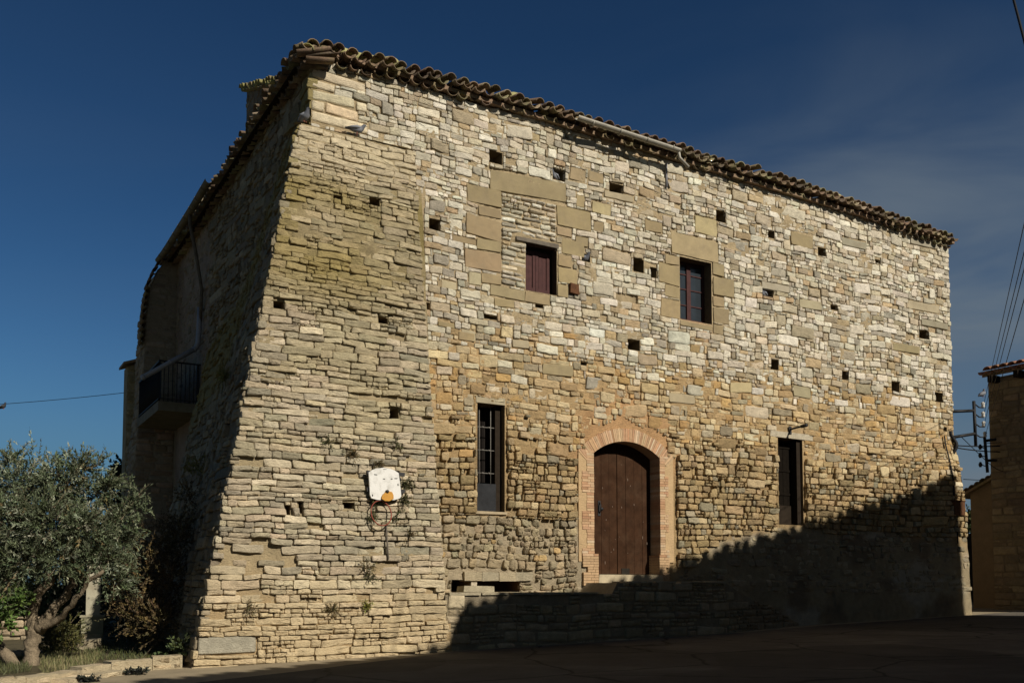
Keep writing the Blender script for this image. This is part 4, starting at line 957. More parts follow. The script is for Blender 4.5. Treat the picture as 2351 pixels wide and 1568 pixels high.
for up_ in (False, True):
    O = W(19.79 - (0 if up_ else .04), a + (.12 if up_ else 0), 5.93 + (.03 if up_ else 0)); D_ = np.repeat((U + np.array([0, 0, .22]))[None] / 1.024, k, 0)
    tiles(nr, O, D_, np.repeat(N[None], k, 0), np.repeat(np.array([[0, 0, 1.0]]), k, 0), np.full(k, .12), np.full(k, .10), np.full(k, .6), np.full(k, up_), palette(k, [(1, (.42, .20, .12))], .1))
for n_ in np.arange(-.7, 4.8, .75): nr.sbox(19.62, 20.0, n_, n_ + .13, 5.58, 5.765, (.10, .07, .05), 1)
nr.build('roof', [M_TILE, M_DARKWOOD], NB)
LB = thing('low_house', 'lower rendered house with sloping tiled roof behind the right-hand house', 'house', W(25, -6, -.8))
lb = MB(); zl, zr_ = 2.62, 3.06
lb.add(W([20.55, 26, 26, 20.55] * 2, [-.95, -.95, -1.95, -1.95] * 2, [-1.2] * 4 + [zr_, zr_, zl, zl]), [[[4, 5, 6, 7], [0, 1, 5, 4], [1, 2, 6, 5], [2, 3, 7, 6], [3, 0, 4, 7]]], (.25, .18, .11), 0)
lb.build('wall', M_PLASTER, LB)
lr = MB(); lr.add(W([20.40, 26, 26, 20.40] * 2, [-.9, -.9, -2.25, -2.25] * 2, [zr_ + .03, zr_ + .03, zl - .12, zl - .12, zr_ + .10, zr_ + .10, zl - .05, zl - .05]), [[[4, 5, 6, 7], [3, 2, 1, 0], [0, 1, 5, 4], [1, 2, 6, 5], [2, 3, 7, 6], [3, 0, 4, 7]]], (.28, .2, .13), 0)
q_ = np.linspace(0, 1, 8); k = 8
tiles(lr, W(20.36, -.95 - q_ * 1.2, zr_ + .09 - q_ * .52 + RNG.normal(0, .01, k)), np.repeat(U[None], k, 0), np.repeat(((N + np.array([0, 0, .43])) / 1.09)[None], k, 0), np.repeat(np.array([[0, 0, 1.0]]), k, 0), np.full(k, .09), np.full(k, .09), np.full(k, .5), np.ones(k, bool), palette(k, TP))
lr.tube(np.array([W(20.42, -2.15, zl - .15), W(20.30, -2.35, zl - .55)]), .035, 6, (.1, .08, .06))
lr.build('roof', M_TILE, LB)
gt = MB()
for i in range(30): gt.sbox(18.8 + i * .225, 18.8 + i * .225 + .215, -5.06, -5.0 + .006 * (i % 2), -.85, 1.72 + .02 * (i % 3))
gt.sbox(18.8, 25.5, -5.0, -4.95, .0, .12); gt.sbox(18.8, 25.5, -5.0, -4.95, 1.3, 1.42)
tag(gt.build('wooden_gate', M_DARKWOOD, None, W(22, -5, -.8)), 'tall dark gate closing the alley between the big house and the low house', 'gate')

# ------------------------------------------------------------------ annex at the far left
AN = thing('stone_annex', 'low stone annex with tiled roof edge behind the left end of the big house', 'annex', W(-.5, -15, -1.2))
an = MB()
an.add(W([-.92, .3, .3, -.92] * 2, [-13.3, -13.3, -13.9, -13.9] * 2, [-1.5] * 4 + [6.15, 6.6, 6.6, 6.15]), [[[4, 5, 6, 7], [0, 1, 5, 4], [1, 2, 6, 5], [2, 3, 7, 6], [3, 0, 4, 7]]], (.42, .34, .2), 0)
RA_ = lay(-.92, .3, -1.2, 6.1, (.14, .24), (1.2, 3), .2)
stones(an, RA_, lambda a, b, d: W(a, -13.3 + d, b), palette(len(RA_), [(1, (.46, .38, .23)), (1, (.40, .32, .17))]), prot=(.005, .03), bev=(.01, .02), rr=(.2, .6), tilt=.05, warp=.02)
an.build('wall', [M_MORTAR, M_STONE], AN)
ar_ = MB(); ar_.add(W([-1.05, .3, .3, -1.05] * 2, [-13.1, -13.1, -14.0, -14.0] * 2, [6.16, 6.66, 6.66, 6.16, 6.23, 6.73, 6.73, 6.23]), [[[4, 5, 6, 7], [3, 2, 1, 0], [0, 1, 5, 4], [1, 2, 6, 5], [2, 3, 7, 6], [3, 0, 4, 7]]], (.3, .2, .13), 0)
ar_.build('roof', M_TILE, AN)

# ------------------------------------------------------------------ foliage
def leaves(mb, C, Dv, ln, wd, col, mat=0):
    """pointed leaves at C along Dv"""
    k = len(C); Dv = Dv / (np.linalg.norm(Dv, axis=1, keepdims=True) + 1e-9)
    rnd = RNG.normal(0, 1, (k, 3)); X = np.cross(Dv, rnd); X /= np.linalg.norm(X, axis=1, keepdims=True) + 1e-9
    Z = np.cross(X, Dv)
    ln = np.broadcast_to(ln, (k,)) * RNG.uniform(.7, 1.25, k); wd = np.broadcast_to(wd, (k,)) * RNG.uniform(.8, 1.2, k)
    V = np.stack([C, C + Dv * (.45 * ln)[:, None] + X * (wd / 2)[:, None] + Z * (.06 * ln)[:, None], C + Dv * ln[:, None], C + Dv * (.45 * ln)[:, None] - X * (wd / 2)[:, None] + Z * (.06 * ln)[:, None]], 1)
    F_ = np.arange(k * 4).reshape(k, 4)
    mb.add(V.reshape(-1, 3), [F_], np.repeat(col, 4, 0), mat, False)
def twigs(mb, clumps, nt_, nl, tl, ln, wd, pal, up=.4, stem=.004, stemcol=(.14, .11, .07), shell=.55, stemmat=1, colj=.15):
    """twigs that start inside each clump (centre, radii) and point outwards and up, carrying leaves"""
    wts = np.array([np.prod(np.broadcast_to(r, 3)) ** .6 for _, r in clumps]); wts /= wts.sum()
    for (c, r), w in zip(clumps, wts):
        k = max(3, int(nt_ * w)); c = np.asarray(c, float); r = np.broadcast_to(np.asarray(r, float), 3)
        d = RNG.normal(0, 1, (k, 3)); d /= np.linalg.norm(d, axis=1, keepdims=True)
        rad = RNG.uniform(shell, 1.0, k) ** .7
        P0 = c + d * r * rad[:, None] - d * tl * .5
        dv = d + np.array([0, 0, up]) + RNG.normal(0, .45, (k, 3)); dv /= np.linalg.norm(dv, axis=1, keepdims=True)
        T = tl * RNG.uniform(.5, 1.3, k)
        tc_ = palette(k, pal, colj, .04)
        q = RNG.uniform(.1, 1.0, (k, nl))
        C = P0[:, None] + dv[:, None] * (q * T[:, None])[..., None] + np.array([0, 0, -.12]) * (q ** 2 * T[:, None])[..., None]
        ld = dv[:, None] * .8 + RNG.normal(0, .42, (k, nl, 3))
        lc = np.clip(tc_[:, None] * RNG.normal(1, .16, (k, nl, 1)), .01, .8)
        leaves(mb, C.reshape(-1, 3), ld.reshape(-1, 3), ln, wd, lc.reshape(-1, 3), 0)
        if stem:
            e = P0 + dv * T[:, None]; X = np.cross(dv, [.3, .5, .8]); X /= np.linalg.norm(X, axis=1, keepdims=True)
            V = np.stack([P0 - X * stem, P0 + X * stem, e + X * stem * .4, e - X * stem * .4], 1)
            mb.add(V.reshape(-1, 3), [np.arange(k * 4).reshape(k, 4)], stemcol, stemmat, False)

# olive tree
DT_ = 14.2
base = gnd(72, 1562)
OT = thing('olive_tree', 'silvery olive tree with twin leaning trunks at the left edge', 'tree', base)
tk = MB()
def limb(pix, r0, r1, dep=None, n=14, wob=.03):
    P = np.array([at(x, y, (dep[i] if dep is not None else DT_)) for i, (x, y) in enumerate(pix)])
    q = np.linspace(0, len(P) - 1, n); i0 = np.minimum(q.astype(int), len(P) - 2); f = (q - i0)[:, None]
    Q = P[i0] * (1 - f) + P[i0 + 1] * f + RNG.normal(0, wob, (n, 3)) * np.linspace(0.2, 1, n)[:, None]
    r = np.linspace(r0, r1, n) * (1 + RNG.normal(0, .09, n))
    tk.tube(Q, r, 9, (.25, .2, .13), 0)
limb([(74, 1562), (72, 1520), (72, 1480), (80, 1440)], .125, .10, wob=.012)
limb([(75, 1455), (72, 1410), (85, 1370), (120, 1330), (112, 1290)], .09, .045, [14.2, 14.2, 14.15, 14.1, 14.0])
limb([(85, 1448), (115, 1410), (145, 1370), (175, 1330), (165, 1290)], .085, .04, [14.2, 14.2, 14.3, 14.4, 14.4])
limb([(95, 1445), (135, 1420), (170, 1380), (200, 1335), (235, 1310)], .055, .025, [14.2, 14.1, 13.9, 13.8, 13.7])
limb([(175, 1330), (205, 1315), (235, 1280), (250, 1240)], .04, .012, [14.4, 14.4, 14.4, 14.4])
limb([(112, 1300), (95, 1240), (100, 1160)], .05, .015, [14, 13.9, 13.9])
limb([(165, 1290), (180, 1220), (170, 1130)], .045, .014, [14.4, 14.4, 14.3])
limb([(70, 1562), (38, 1528), (4, 1492), (-45, 1446), (-90, 1360)], .10, .06, [14.2, 14.2, 14.3, 14.4, 14.4])
tk.build('trunk', M_BARK, OT)
cl_ = []
for x, y, d, r in [(60, 1110, 14.2, .42), (150, 1110, 14.0, .45), (220, 1140, 14.3, .38), (-30, 1150, 14.2, .5), (30, 1200, 13.7, .5), (120, 1200, 13.6, .5), (205, 1215, 13.8, .45), (270, 1200, 14.2, .36),
                   (-20, 1280, 13.9, .5), (70, 1285, 13.6, .45), (150, 1280, 13.7, .4), (235, 1285, 14.0, .38), (285, 1250, 14.3, .3), (270, 1335, 14.3, .28), (20, 1340, 13.8, .35), (-60, 1340, 14.1, .5), (110, 1150, 14.8, .6), (200, 1250, 14.9, .55), (20, 1240, 14.9, .6), (255, 1115, 14.2, .22), (35, 1060, 14.3, .22), (185, 1075, 14.1, .25), (310, 1160, 14.3, .2)]:
    c = at(x, y, d); cl_.append((c, (r, r, r * .85)))
POL = [(3, (.090, .112, .060)), (3, (.130, .155, .088)), (2.5, (.060, .078, .035)), (1.3, (.28, .30, .21)), (.25, (.22, .17, .08))]
fo = MB()
twigs(fo, [(c - np.array([.04, 0, 0]), np.array(r) * RNG.uniform(.84, 1.04)) for c, r in cl_], 3200, 23, .32, .056, .0165, POL, up=.5)
# longer shoots that break the outline
shoots = [(at(x, y, 14.2), (.10, .10, .16)) for x, y in [(12, 1050), (60, 1040), (95, 1060), (150, 1055), (215, 1085), (225, 1070), (240, 1065), (300, 1130), (320, 1140), (330, 1175), (318, 1200), (310, 1230), (250, 1380), (300, 1300), (190, 1070), (130, 1065)]]
twigs(fo, shoots, 100, 16, .32, .06, .016, POL, up=1.0, shell=.1)
fo.build('crown', [M_LEAF, M_BARK], OT)

def shrub(name, label, cat, org, clumps, nt_, nl, tl, ln, wd, pal, group=None, up=.4, shell=.3, stem=.004):
    t = thing(name, label, cat, org, group); mb = MB()
    twigs(mb, clumps, nt_, nl, tl, ln, wd, pal, up=up, shell=shell, stem=stem)
    mb.build('leaves', [M_LEAF, M_BARK], t); return t
PDRY = [(3, (.10, .068, .030)), (2, (.075, .06, .024)), (1.5, (.14, .10, .035)), (1, (.05, .04, .02))]  # browns darkened to carry the house's shade on the shrub
PGRN = [(3, (.055, .075, .028)), (2, (.08, .10, .035)), (1, (.035, .05, .02))]
# dry shrub against the shaded buttress
def on_side(x, y, off): # point in front of the shaded side face
    t, z = lef(x, y, .9); return W(-(float(w_side(min(t, 7.1), z)) + off), -t, z)
cl_ = [(W(-(float(w_side(t, z)) + o * .62), -t - .55, z), (r * .85, r, r * 1.1)) for t, z, o, r in [(.2, -.7, .35, .45), (.9, -.6, .45, .5), (1.6, -.5, .5, .55), (2.4, -.5, .5, .55), (.9, 0, .35, .42), (1.7, .2, .4, .5), (2.6, .3, .45, .5), (1.5, .8, .3, .38), (2.3, 1.0, .3, .42), (3.2, 1.0, .3, .4), (2.6, 1.6, .25, .32), (3.4, -.4, .6, .55), (1.2, .2, .95, .5), (2.0, -.3, 1.2, .6), (2.0, .7, .9, .5), (1.0, -.6, .9, .5)]]
shrub('dry_shrub', 'tall dry brown climbing shrub against the shaded side of the corner buttress', 'shrub', W(-2.4, -1.6, -1.2), cl_, 1500, 15, .3, .05, .02, PDRY)
cl_ = [(W(-(float(w_side(t, z)) + .15), -t, z), (.28, .28, .2)) for t, z in [(3.3, 2.25), (3.7, 2.35), (4.1, 2.2)]]
shrub('wall_shrub', 'yellow green broom bush sprouting from the shaded wall above the dry shrub', 'shrub', W(-1.4, -3.7, 2.1), cl_, 80, 14, .25, .05, .014, [(1, (.22, .20, .05)), (1, (.15, .14, .04))])
cl_ = [(at(x, y, 30), r) for x, y, r in [(285, 1075, .35), (268, 1100, .35), (290, 1110, .5), (280, 1150, .6), (300, 1180, .6), (285, 1220, .7), (275, 1270, .7)]]
shrub('ivy', 'dark green ivy climbing the far corner behind the olive tree', 'ivy', at(285, 1370, 30), cl_, 500, 14, .3, .11, .09, [(1, (.022, .035, .016)), (1, (.03, .045, .02))])
# dark evergreen mass under the house, behind the column, and hedge behind the tree
cl_ = [(at(x, y, d), r) for x, y, d, r in [(300, 1440, 19.5, .6), (350, 1440, 19, .5), (280, 1380, 21, .8), (330, 1370, 21, .7), (250, 1330, 23, .8), (300, 1300, 24, .7), (390, 1480, 18, .35), (335, 1480, 18.3, .3), (240, 1420, 23.5, .8), (360, 1330, 21, .5)]]
shrub('evergreen_bush', 'dark evergreen bush in the shade between the column and the house', 'bush', at(310, 1490, 19.5), cl_, 1100, 14, .3, .07, .03, [(1, (.03, .038, .016)), (1, (.045, .05, .02))])
cl_ = [(at(x, y, d), r) for x, y, d, r in [(-20, 1400, 24, 1.0), (60, 1390, 25, 1.0), (130, 1400, 25, 1.0), (190, 1380, 26, 1.0), (20, 1300, 27, 1.2), (120, 1300, 28, 1.3), (210, 1290, 28, 1.1), (-60, 1320, 26, 1.2), (40, 1200, 29, 1.1), (140, 1210, 29, 1.1), (100, 1440, 24, .7), (165, 1450, 24, .7)]]
shrub('hedge', 'dark green hedge filling the back of the garden behind the olive tree', 'hedge', at(80, 1460, 25.5), cl_, 2600, 14, .4, .10, .05, PGRN)
cl_ = [(at(x, y, 16.5), r) for x, y, r in [(120, 1455, .32), (150, 1450, .34), (110, 1490, .36), (145, 1490, .4), (165, 1470, .22), (130, 1510, .3)]]
shrub('round_bush', 'round olive green bush between the tree trunk and the stone column', 'bush', at(135, 1525, 16.5), cl_, 420, 15, .2, .045, .02, [(2, (.085, .085, .025)), (1, (.12, .11, .03)), (1, (.05, .055, .02))], up=.6)
cl_ = [(at(x, y, 13.6), r) for x, y, r in [(5, 1390, .16), (20, 1400, .18), (40, 1385, .13), (10, 1430, .16), (-10, 1410, .2), (58, 1360, .12)]]
shrub('climbing_plant', 'bright green leafy vine hanging left of the olive trunk', 'plant', at(8, 1470, 13.6), cl_, 90, 10, .22, .06, .05, [(1, (.10, .16, .035)), (1, (.07, .11, .03))])
cl_ = [(at(x, y, 40), r) for x, y, r in [(2221, 1200, .35), (2230, 1190, .4), (2238, 1196, .35), (2226, 1225, .5), (2242, 1215, .4)]]
shrub('garden_tree', 'small green treetop showing above the alley gate', 'tree', at(2230, 1300, 40), cl_, 260, 14, .3, .10, .06, PGRN)
cl_ = [(W(-1.72, .95 - i * .12, -1.0 + .1 * i), .17) for i in range(2)] + [(W(-2.05, .7, -.95), .2), (W(-2.1, .4, -1.05), .22)]
shrub('corner_weed', 'leafy green weed at the foot of the buttress corner', 'plant', W(-2.0, .7, -1.2), cl_, 110, 12, .2, .06, .04, PGRN)

# plants in the joints of the buttress and walls
def wallplant(x, y, r, pal, label, q=None):
    s, z = fac(x, y, .5); qq = float(q_out(z)) if q is None else q
    s, z = fac(x, y, qq); c = W(s, qq + .05, z)
    mb = MB(); twigs(mb, [(c, (r, r, r * .8))], int(20 + r * 260), 10, .13, .035, .014, pal, up=.2, shell=.1, stem=.003)
    tag(mb.build('wall_plant', [M_LEAF, M_BARK], None, c), label, 'plant', 'plants growing from the wall joints')
PW = [(2, (.09, .095, .035)), (1, (.13, .11, .045)), (1, (.06, .07, .025))]
PWD = [(2, (.16, .115, .05)), (1, (.10, .09, .04))]
for x, y, r, p, l in [(750, 1015, .09, PW, 'small green tuft high on the buttress left of centre'), (905, 1020, .08, PW, 'small tuft above the right top of the white backboard'),
                      (808, 1045, .13, PWD, 'dry brown clump in the joints up left of the backboard'), (862, 1065, .10, PWD, 'thin dry weed just above the backboard'),
                      (930, 1115, .12, PW, 'green weed beside the right edge of the backboard'), (925, 1150, .10, PW, 'leafy weed at the lower right of the backboard'),
                      (862, 1150, .09, PW, 'low weed just under the lower left of the backboard'), (850, 1190, .11, PW, 'green weed left of the bent red rim'),
                      (912, 1185, .11, PW, 'dark green weed right of the bent red rim'), (838, 1305, .15, PWD, 'straggly brown weed halfway down the buttress foot'),
                      (845, 1325, .12, PW, 'green weed hanging at the straggly clump'), (838, 1390, .06, [(1, (.22, .22, .04))], 'bright yellow green sprig low on the buttress'),
                      (572, 1395, .14, PWD, 'thin dry weed near the lower left corner of the buttress'), (760, 1400, .13, PWD, 'dry grassy weed low in the middle of the buttress'),
                      (935, 1230, .10, PWD, 'dry weed below the rim near the wall seam')]:
    wallplant(x, y, r, p, l)
t_, z_ = lef(545, 868, .55)
mb = MB(); twigs(mb, [(W(-(float(w_side(t_, z_)) + .12), -t_, z_), (.12, .12, .14))], 60, 12, .2, .05, .012, [(1, (.20, .20, .06))], up=.2, shell=.1)
tag(mb.build('wall_plant', [M_LEAF, M_BARK], None, W(-.6, -t_, z_)), 'pale grassy tuft on the shaded side of the buttress', 'plant', 'plants growing from the wall joints')

# ------------------------------------------------------------------ planting bed, kerb stones, column
bed = MB()
bp_ = np.array([gnd(x, y) for x, y in [(-60, 1592), (60, 1577), (130, 1564), (215, 1549), (300, 1539), (360, 1535), (415, 1531), (428, 1512), (330, 1440), (200, 1420), (60, 1420), (-80, 1425), (-150, 1500)]])
cbd = bp_.mean(0); k = len(bp_); up_ = np.array([0, 0, .05])
bed.add(np.concatenate([bp_ + up_, [cbd + up_ * 1.8]]), [[[i, (i + 1) % k, k] for i in range(k)]], (.13, .10, .06), 0, True)
tag(bed.build('planting_bed', mat('garden_soil', (.12, .10, .055), var=.4, scale=4, bump=1, bscale=20, bdist=.06)), kind='structure')
gr = MB()
def grass(quad, n, h, pal):
    q = np.array([gnd(*p) for p in quad]) + np.array([0, 0, .05]); a, b = RNG.random((2, n, 1))
    C = (q[0] * (1 - a) + q[1] * a) * (1 - b) + (q[3] * (1 - a) + q[2] * a) * b
    leaves(gr, C, RNG.normal(0, .35, (n, 3)) + np.array([0, 0, 1.0]), h, .010, palette(n, pal, .2))
PG = [(2, (.16, .15, .065)), (1, (.10, .11, .04)), (1, (.21, .18, .09))]
grass([(95, 1562), (215, 1540), (230, 1510), (90, 1510)], 1500, .11, PG)
grass([(0, 1562), (70, 1552), (60, 1520), (-20, 1530)], 700, .12, [(1, (.07, .075, .03))])
grass([(200, 1530), (400, 1525), (390, 1480), (190, 1480)], 1600, .11, [(2, (.07, .085, .03)), (1, (.11, .11, .04))])
tag(gr.build('grass', M_LEAF), kind='stuff')

kl = ['leftmost long flat kerb stone at the edge of the planting bed', 'low kerb stone under the olive tree trunk', 'thin lower kerb stone stepping up beside the grass', 'broad kerb slab in the middle of the bed edge',
      'squarish kerb stone next to the broad slab', 'high kerb stone right of the middle of the bed edge', 'long low kerb stone close to the dark corner weed', 'small kerb stone below the squarish one', 'flat kerb stone in front of the grass tuft']
ks = [((-110, 1590), (58, 1578), .13, 0), ((58, 1577), (134, 1566), .13, 0), ((134, 1566), (186, 1556), .12, 0), ((186, 1554), (252, 1546), .15, 0), ((254, 1544), (286, 1541), .17, 0), ((287, 1541), (349, 1538), .17, 0), ((350, 1537), (418, 1533), .20, 0), ((156, 1569), (219, 1558), .07, 0), ((221, 1557), (287, 1548), .07, 0)]
def ksx(p): return p
for (p, q, h, _), lab in zip(ks, kl):
    a, b = gnd(*ksx(p)), gnd(*ksx(q)); d = (b - a); ln = np.linalg.norm(d); d /= ln; nrm = np.array([d[1], -d[0], 0]); nrm = nrm if nrm[1] < 0 else -nrm
    m_k = lambda A, B, D: (a - nrm * .02) + A[..., None] * d + B[..., None] * np.array([0, 0, 1.0]) + D[..., None] * nrm
    mb = MB()
    rws = lay(0, ln, 0, h, (h * .45, h * .62) if h > .16 else (h, h), (2.0, 4.0), 0.0, [], drop=0)
    stones(mb, rws, m_k, palette(len(rws), [(2, (.52, .43, .28)), (1, (.46, .37, .23))]), prot=(.02, .05), bev=(.02, .04), gap=(.003, .008), rr=(.2, .5), tilt=.06, rough=.012, jit=.05, warp=.012, back=.22, mat=0)
    mb.box(np.array([a + nrm * .02, b + nrm * .02, b - nrm * .22, a - nrm * .22] + [v + np.array([0, 0, h - .015]) for v in (a + nrm * .02, b + nrm * .02, b - nrm * .22, a - nrm * .22)]), (.48, .40, .26), 0)
    tag(mb.build('kerb_stone', M_STONE, None, (a + b) / 2), lab, 'kerb stone', 'stones edging the planting bed')
# stepped plinth with a stone column
cpos = gnd(212, 1485)
cpos = at(212, 1482, 18.4); cpos[2] = float(zg(-2.5)) + ZC + .12
CO = thing('stone_column', 'grey stone wayside column on a square pedestal behind the olive tree', 'column', cpos)
def cbx(name, w, z0, z1, taper=1.0, m=M_SAND, col=(.34, .31, .22), par=CO, j=.006, rot=.35):
    mb = MB(); c_, s2 = math.cos(rot), math.sin(rot); P = []
    for (z, ww) in ((z0, w), (z1, w * taper)):
        for sx, sy in ((-1, -1), (1, -1), (1, 1), (-1, 1)): P.append(cpos + np.array([(sx * c_ - sy * s2) * ww / 2, (sx * s2 + sy * c_) * ww / 2, z]))
    mb.box(np.array(P) + RNG.uniform(-j, j, (8, 3)), col, 0); return mb.build(name, m, par)
def cz(y): return float((YH - y) * 18.4 / F + ZC - cpos[2])
cbx('shaft', .25, cz(1412), cz(1260), .96, M_SAND, (.40, .37, .27))
cbx('pedestal', .38, cz(1452), cz(1414), 1.04, M_SAND, (.31, .29, .19)); cbx('cornice', .44, cz(1415), cz(1410), 1.0, M_SAND, (.33, .30, .2))
cbx('plinth', .36, cz(1478), cz(1452), 1.0, M_STONE, (.46, .38, .24)); 
for x, y, w, h, lab in [(194, 1481, .5, .18, 'small pale block at the left foot of the column'), (190, 1518, .42, .2, 'broken white block in front of the column plinth'), (250, 1505, .5, .24, 'grey upright block right of the column foot'), (225, 1526, .3, .14, 'pale crumbling stone below the column')]:
    c = at(x, y, 17.2); mb = MB(); P = np.array([[sx * w / 2, sy * w * .3, sz * h] for sz in (0, 1) for sx, sy in ((-1, -1), (1, -1), (1, 1), (-1, 1))]) + RNG.uniform(-.03, .03, (8, 3)); c[2] -= h / 2
    mb.box(c + P, (.46, .39, .26), 0); tag(mb.build('loose_block', M_STONE, None, c), lab, 'stone block', 'loose stone blocks round the column')
lw = MB(); lA, lB = at(-60, 1475, 20.5), at(88, 1475, 20.5); m_l = lambda A, B, D: lA + A[..., None] * (lB - lA) / np.linalg.norm(lB - lA) + B[..., None] * np.array([0, 0, 1.0]) + D[..., None] * np.array([0, -1.0, 0])
rl_ = lay(0, np.linalg.norm(lB - lA), -.3, .55, (.12, .2), (1.5, 3.5), .1); stones(lw, rl_, m_l, palette(len(rl_), [(1, (.42, .34, .22))]), prot=(.0, .04), bev=(.015, .03), rr=(.2, .5), mat=0, back=.3)
tag(lw.build('garden_wall', M_STONE, None, (lA + lB) / 2), 'low pale stone garden wall behind the olive trunk', 'garden wall')

# ------------------------------------------------------------------ basketball hoop
def d33(x, y): return ((1300 + x / 3.137) / 1.6333, (1650 + y / 3.136) / 1.6333)
bs, bzc = fac(*d33(450, 530), .9); qb = float(q_out(bzc)) + .17
HP = thing('basketball_hoop', 'worn white basketball backboard with a bent red rim on the buttress', 'basketball hoop', W(bs, qb, bzc))
bd = MB(); pg = [d33(*p) for p in [(262, 378), (300, 352), (345, 333), (440, 322), (520, 335), (570, 355), (615, 385), (628, 500), (640, 655), (625, 682), (555, 705), (450, 712), (350, 700), (288, 682), (272, 640), (268, 500)]]
tlt = lambda z: qb + (z - bzc) * -.06
P = [(lambda sz: W(sz[0], tlt(sz[1]), sz[1]))(fac(*p, qb)) for p in pg]; k = len(P); Q = [p - N * .035 for p in P]
bd.add(np.array(P + Q), [[list(range(k))], [[k + i for i in range(k)][::-1]], [[i, k + i, k + (i + 1) % k, (i + 1) % k] for i in range(k)]], (.8, .8, .8), 0)
BDO = bd.build('backboard', M_WHITE, HP)
for x, y, w, h in [(340, 405, .09, .018), (440, 455, .06, .014), (580, 450, .09, .02), (603, 525, .03, .05), (300, 650, .03, .05), (530, 455, .05, .012), (455, 340, .1, .012)]:
    mk = MB(); s, z = fac(*d33(x, y), qb); w, h = w * .55, h * .6; mk.sbox(s - w / 2, s + w / 2, tlt(z) + .001, tlt(z) + .004, z - h / 2, z + h / 2, j=.004); mk.build('paint_chip', M_SLATE, BDO)
op = MB(); pg = [d33(*p) for p in [(400, 690), (405, 660), (418, 640), (450, 612), (490, 602), (525, 612), (540, 650), (540, 692), (490, 718), (440, 716)]]
P = [(lambda sz: W(sz[0], tlt(sz[1]) + .03, sz[1]))(fac(*p, qb)) for p in pg]; k = len(P); Q = [p - N * .026 for p in P]
op.add(np.array(P + Q), [[list(range(k))], [[i, k + i, k + (i + 1) % k, (i + 1) % k] for i in range(k)]], (.5, .3, .1), 0)
op.build('mounting_plate', M_ORANGE, HP)
hb = MB(); s, z = fac(*d33(468, 605), qb); hb.tube(np.array([W(s, tlt(z) + .0, z), W(s, tlt(z) + .04, z)]), .028, 8); hb.build('bolt_hole', M_IRON, HP)
rm = MB(); s, z = fac(*d33(392, 860), qb); th = np.linspace(0, 2 * math.pi, 33)
rm.tube(W(s + .175 * np.sin(th), qb + .05 - .06 * np.cos(th), z + .205 * np.cos(th)), .010, 6, caps=False); rm.build('rim', M_RED, HP)
br_ = MB()
for dx in (-.25, .25): br_.tube(np.array([W(bs + dx, qb - .03, bzc + .1), W(bs + dx, float(q_out(bzc)) - .1, bzc + .1)]), .025, 6)
br_.sbox(bs - .33, bs + .33, qb - .085, qb - .037, bzc - .12, bzc - .06); br_.sbox(bs - .33, bs + .33, qb - .085, qb - .037, bzc + .16, bzc + .22); br_.build('wall_mount', M_IRON, HP)
pr_ = MB(); x0, z0_ = fac(*d33(468, 1010), 1.0); x1, z1_ = fac(*d33(485, 1400), 1.05)
pr_.tube(np.array([W(x0, float(q_out(z0_)) + .10, z0_), W(x1, float(q_out(z1_)) + .10, z1_)]), .015, 6)
tag(pr_.build('hanging_rod', M_OLDWOOD, None, W(x0, 1, z1_)), 'thin grey rod hanging down the buttress under the basketball rim', 'rod')

# ------------------------------------------------------------------ fittings on the wall
br = MB(); s, z = fac(1812, 985)
br.tube(np.array([W(s, -.03, z - .02), W(s, .15, z + .0), W(s + .02, .46, z + .02)]), .022, 7); br.tube(np.array([W(s + .02, .34, z + .015), W(s + .02, .50, z + .02)]), .04, 8)
br.sbox(s - .04, s + .04, .02, .035, z - .12, z + .06)
tag(br.build('wall_bracket', M_IRON, None, W(s, 0, z)), 'short black bracket arm sticking out above the right slit window', 'bracket')
rd = MB(); s, z0_ = fac(1527, 432); _, z1_ = fac(1528, 378); rd.tube(np.array([W(s, .05, z0_), W(s, .05, z1_)]), .022, 6)
tag(rd.build('iron_rod', M_PIPE, None, W(s, .05, z0_)), 'short grey metal rod on the wall below the eave gutter end', 'rod')
bx = MB(); s0_, z_ = fac(2205, 1165, .25); bq = float(q_front(16.9, z_))
s0_, z_ = fac(2203, 1166, bq + .1)
bx.sbox(s0_ - .19, s0_ + .19, bq - .02, bq + .12, z_ - .17, z_ + .17, j=.01); bx.sbox(s0_ - .21, s0_ + .21, bq - .02, bq + .14, z_ + .17, z_ + .19)
tag(bx.build('meter_box', M_RUST, None, W(s0_, bq, z_)), 'small rusty metal box near the right corner of the house', 'box')
rb = MB(); s, z = fac(1315, 665); rb.sbox(s - .10, s + .10, -.05, .07, z - .10, z + .10, j=.015)
tag(rb.build('jutting_brick', M_RUST, None, W(s, 0, z)), 'dark red brick jutting out right of the shuttered window', 'brick')
cb_ = MB(); zc = np.linspace(3.75, 1.0, 16); sc_ = 16.62 + .02 * np.sin(zc * 5)
cb_.tube(W(sc_, q_front(sc_, zc) + .05, zc), .014, 5); cb_.tube(W(sc_ + .02, q_front(sc_, zc) + .05, zc), .010, 5)
zc = np.linspace(3.9, 3.2, 10); cb_.tube(W(16.98 + .05 * np.sin(zc * 11), .06 + .05 * np.cos(zc * 9), zc), .045, 6)
tag(cb_.build('wall_cable', M_CABLE, None, W(16.6, .2, 1)), 'black cables running down the right corner of the house', 'cable')

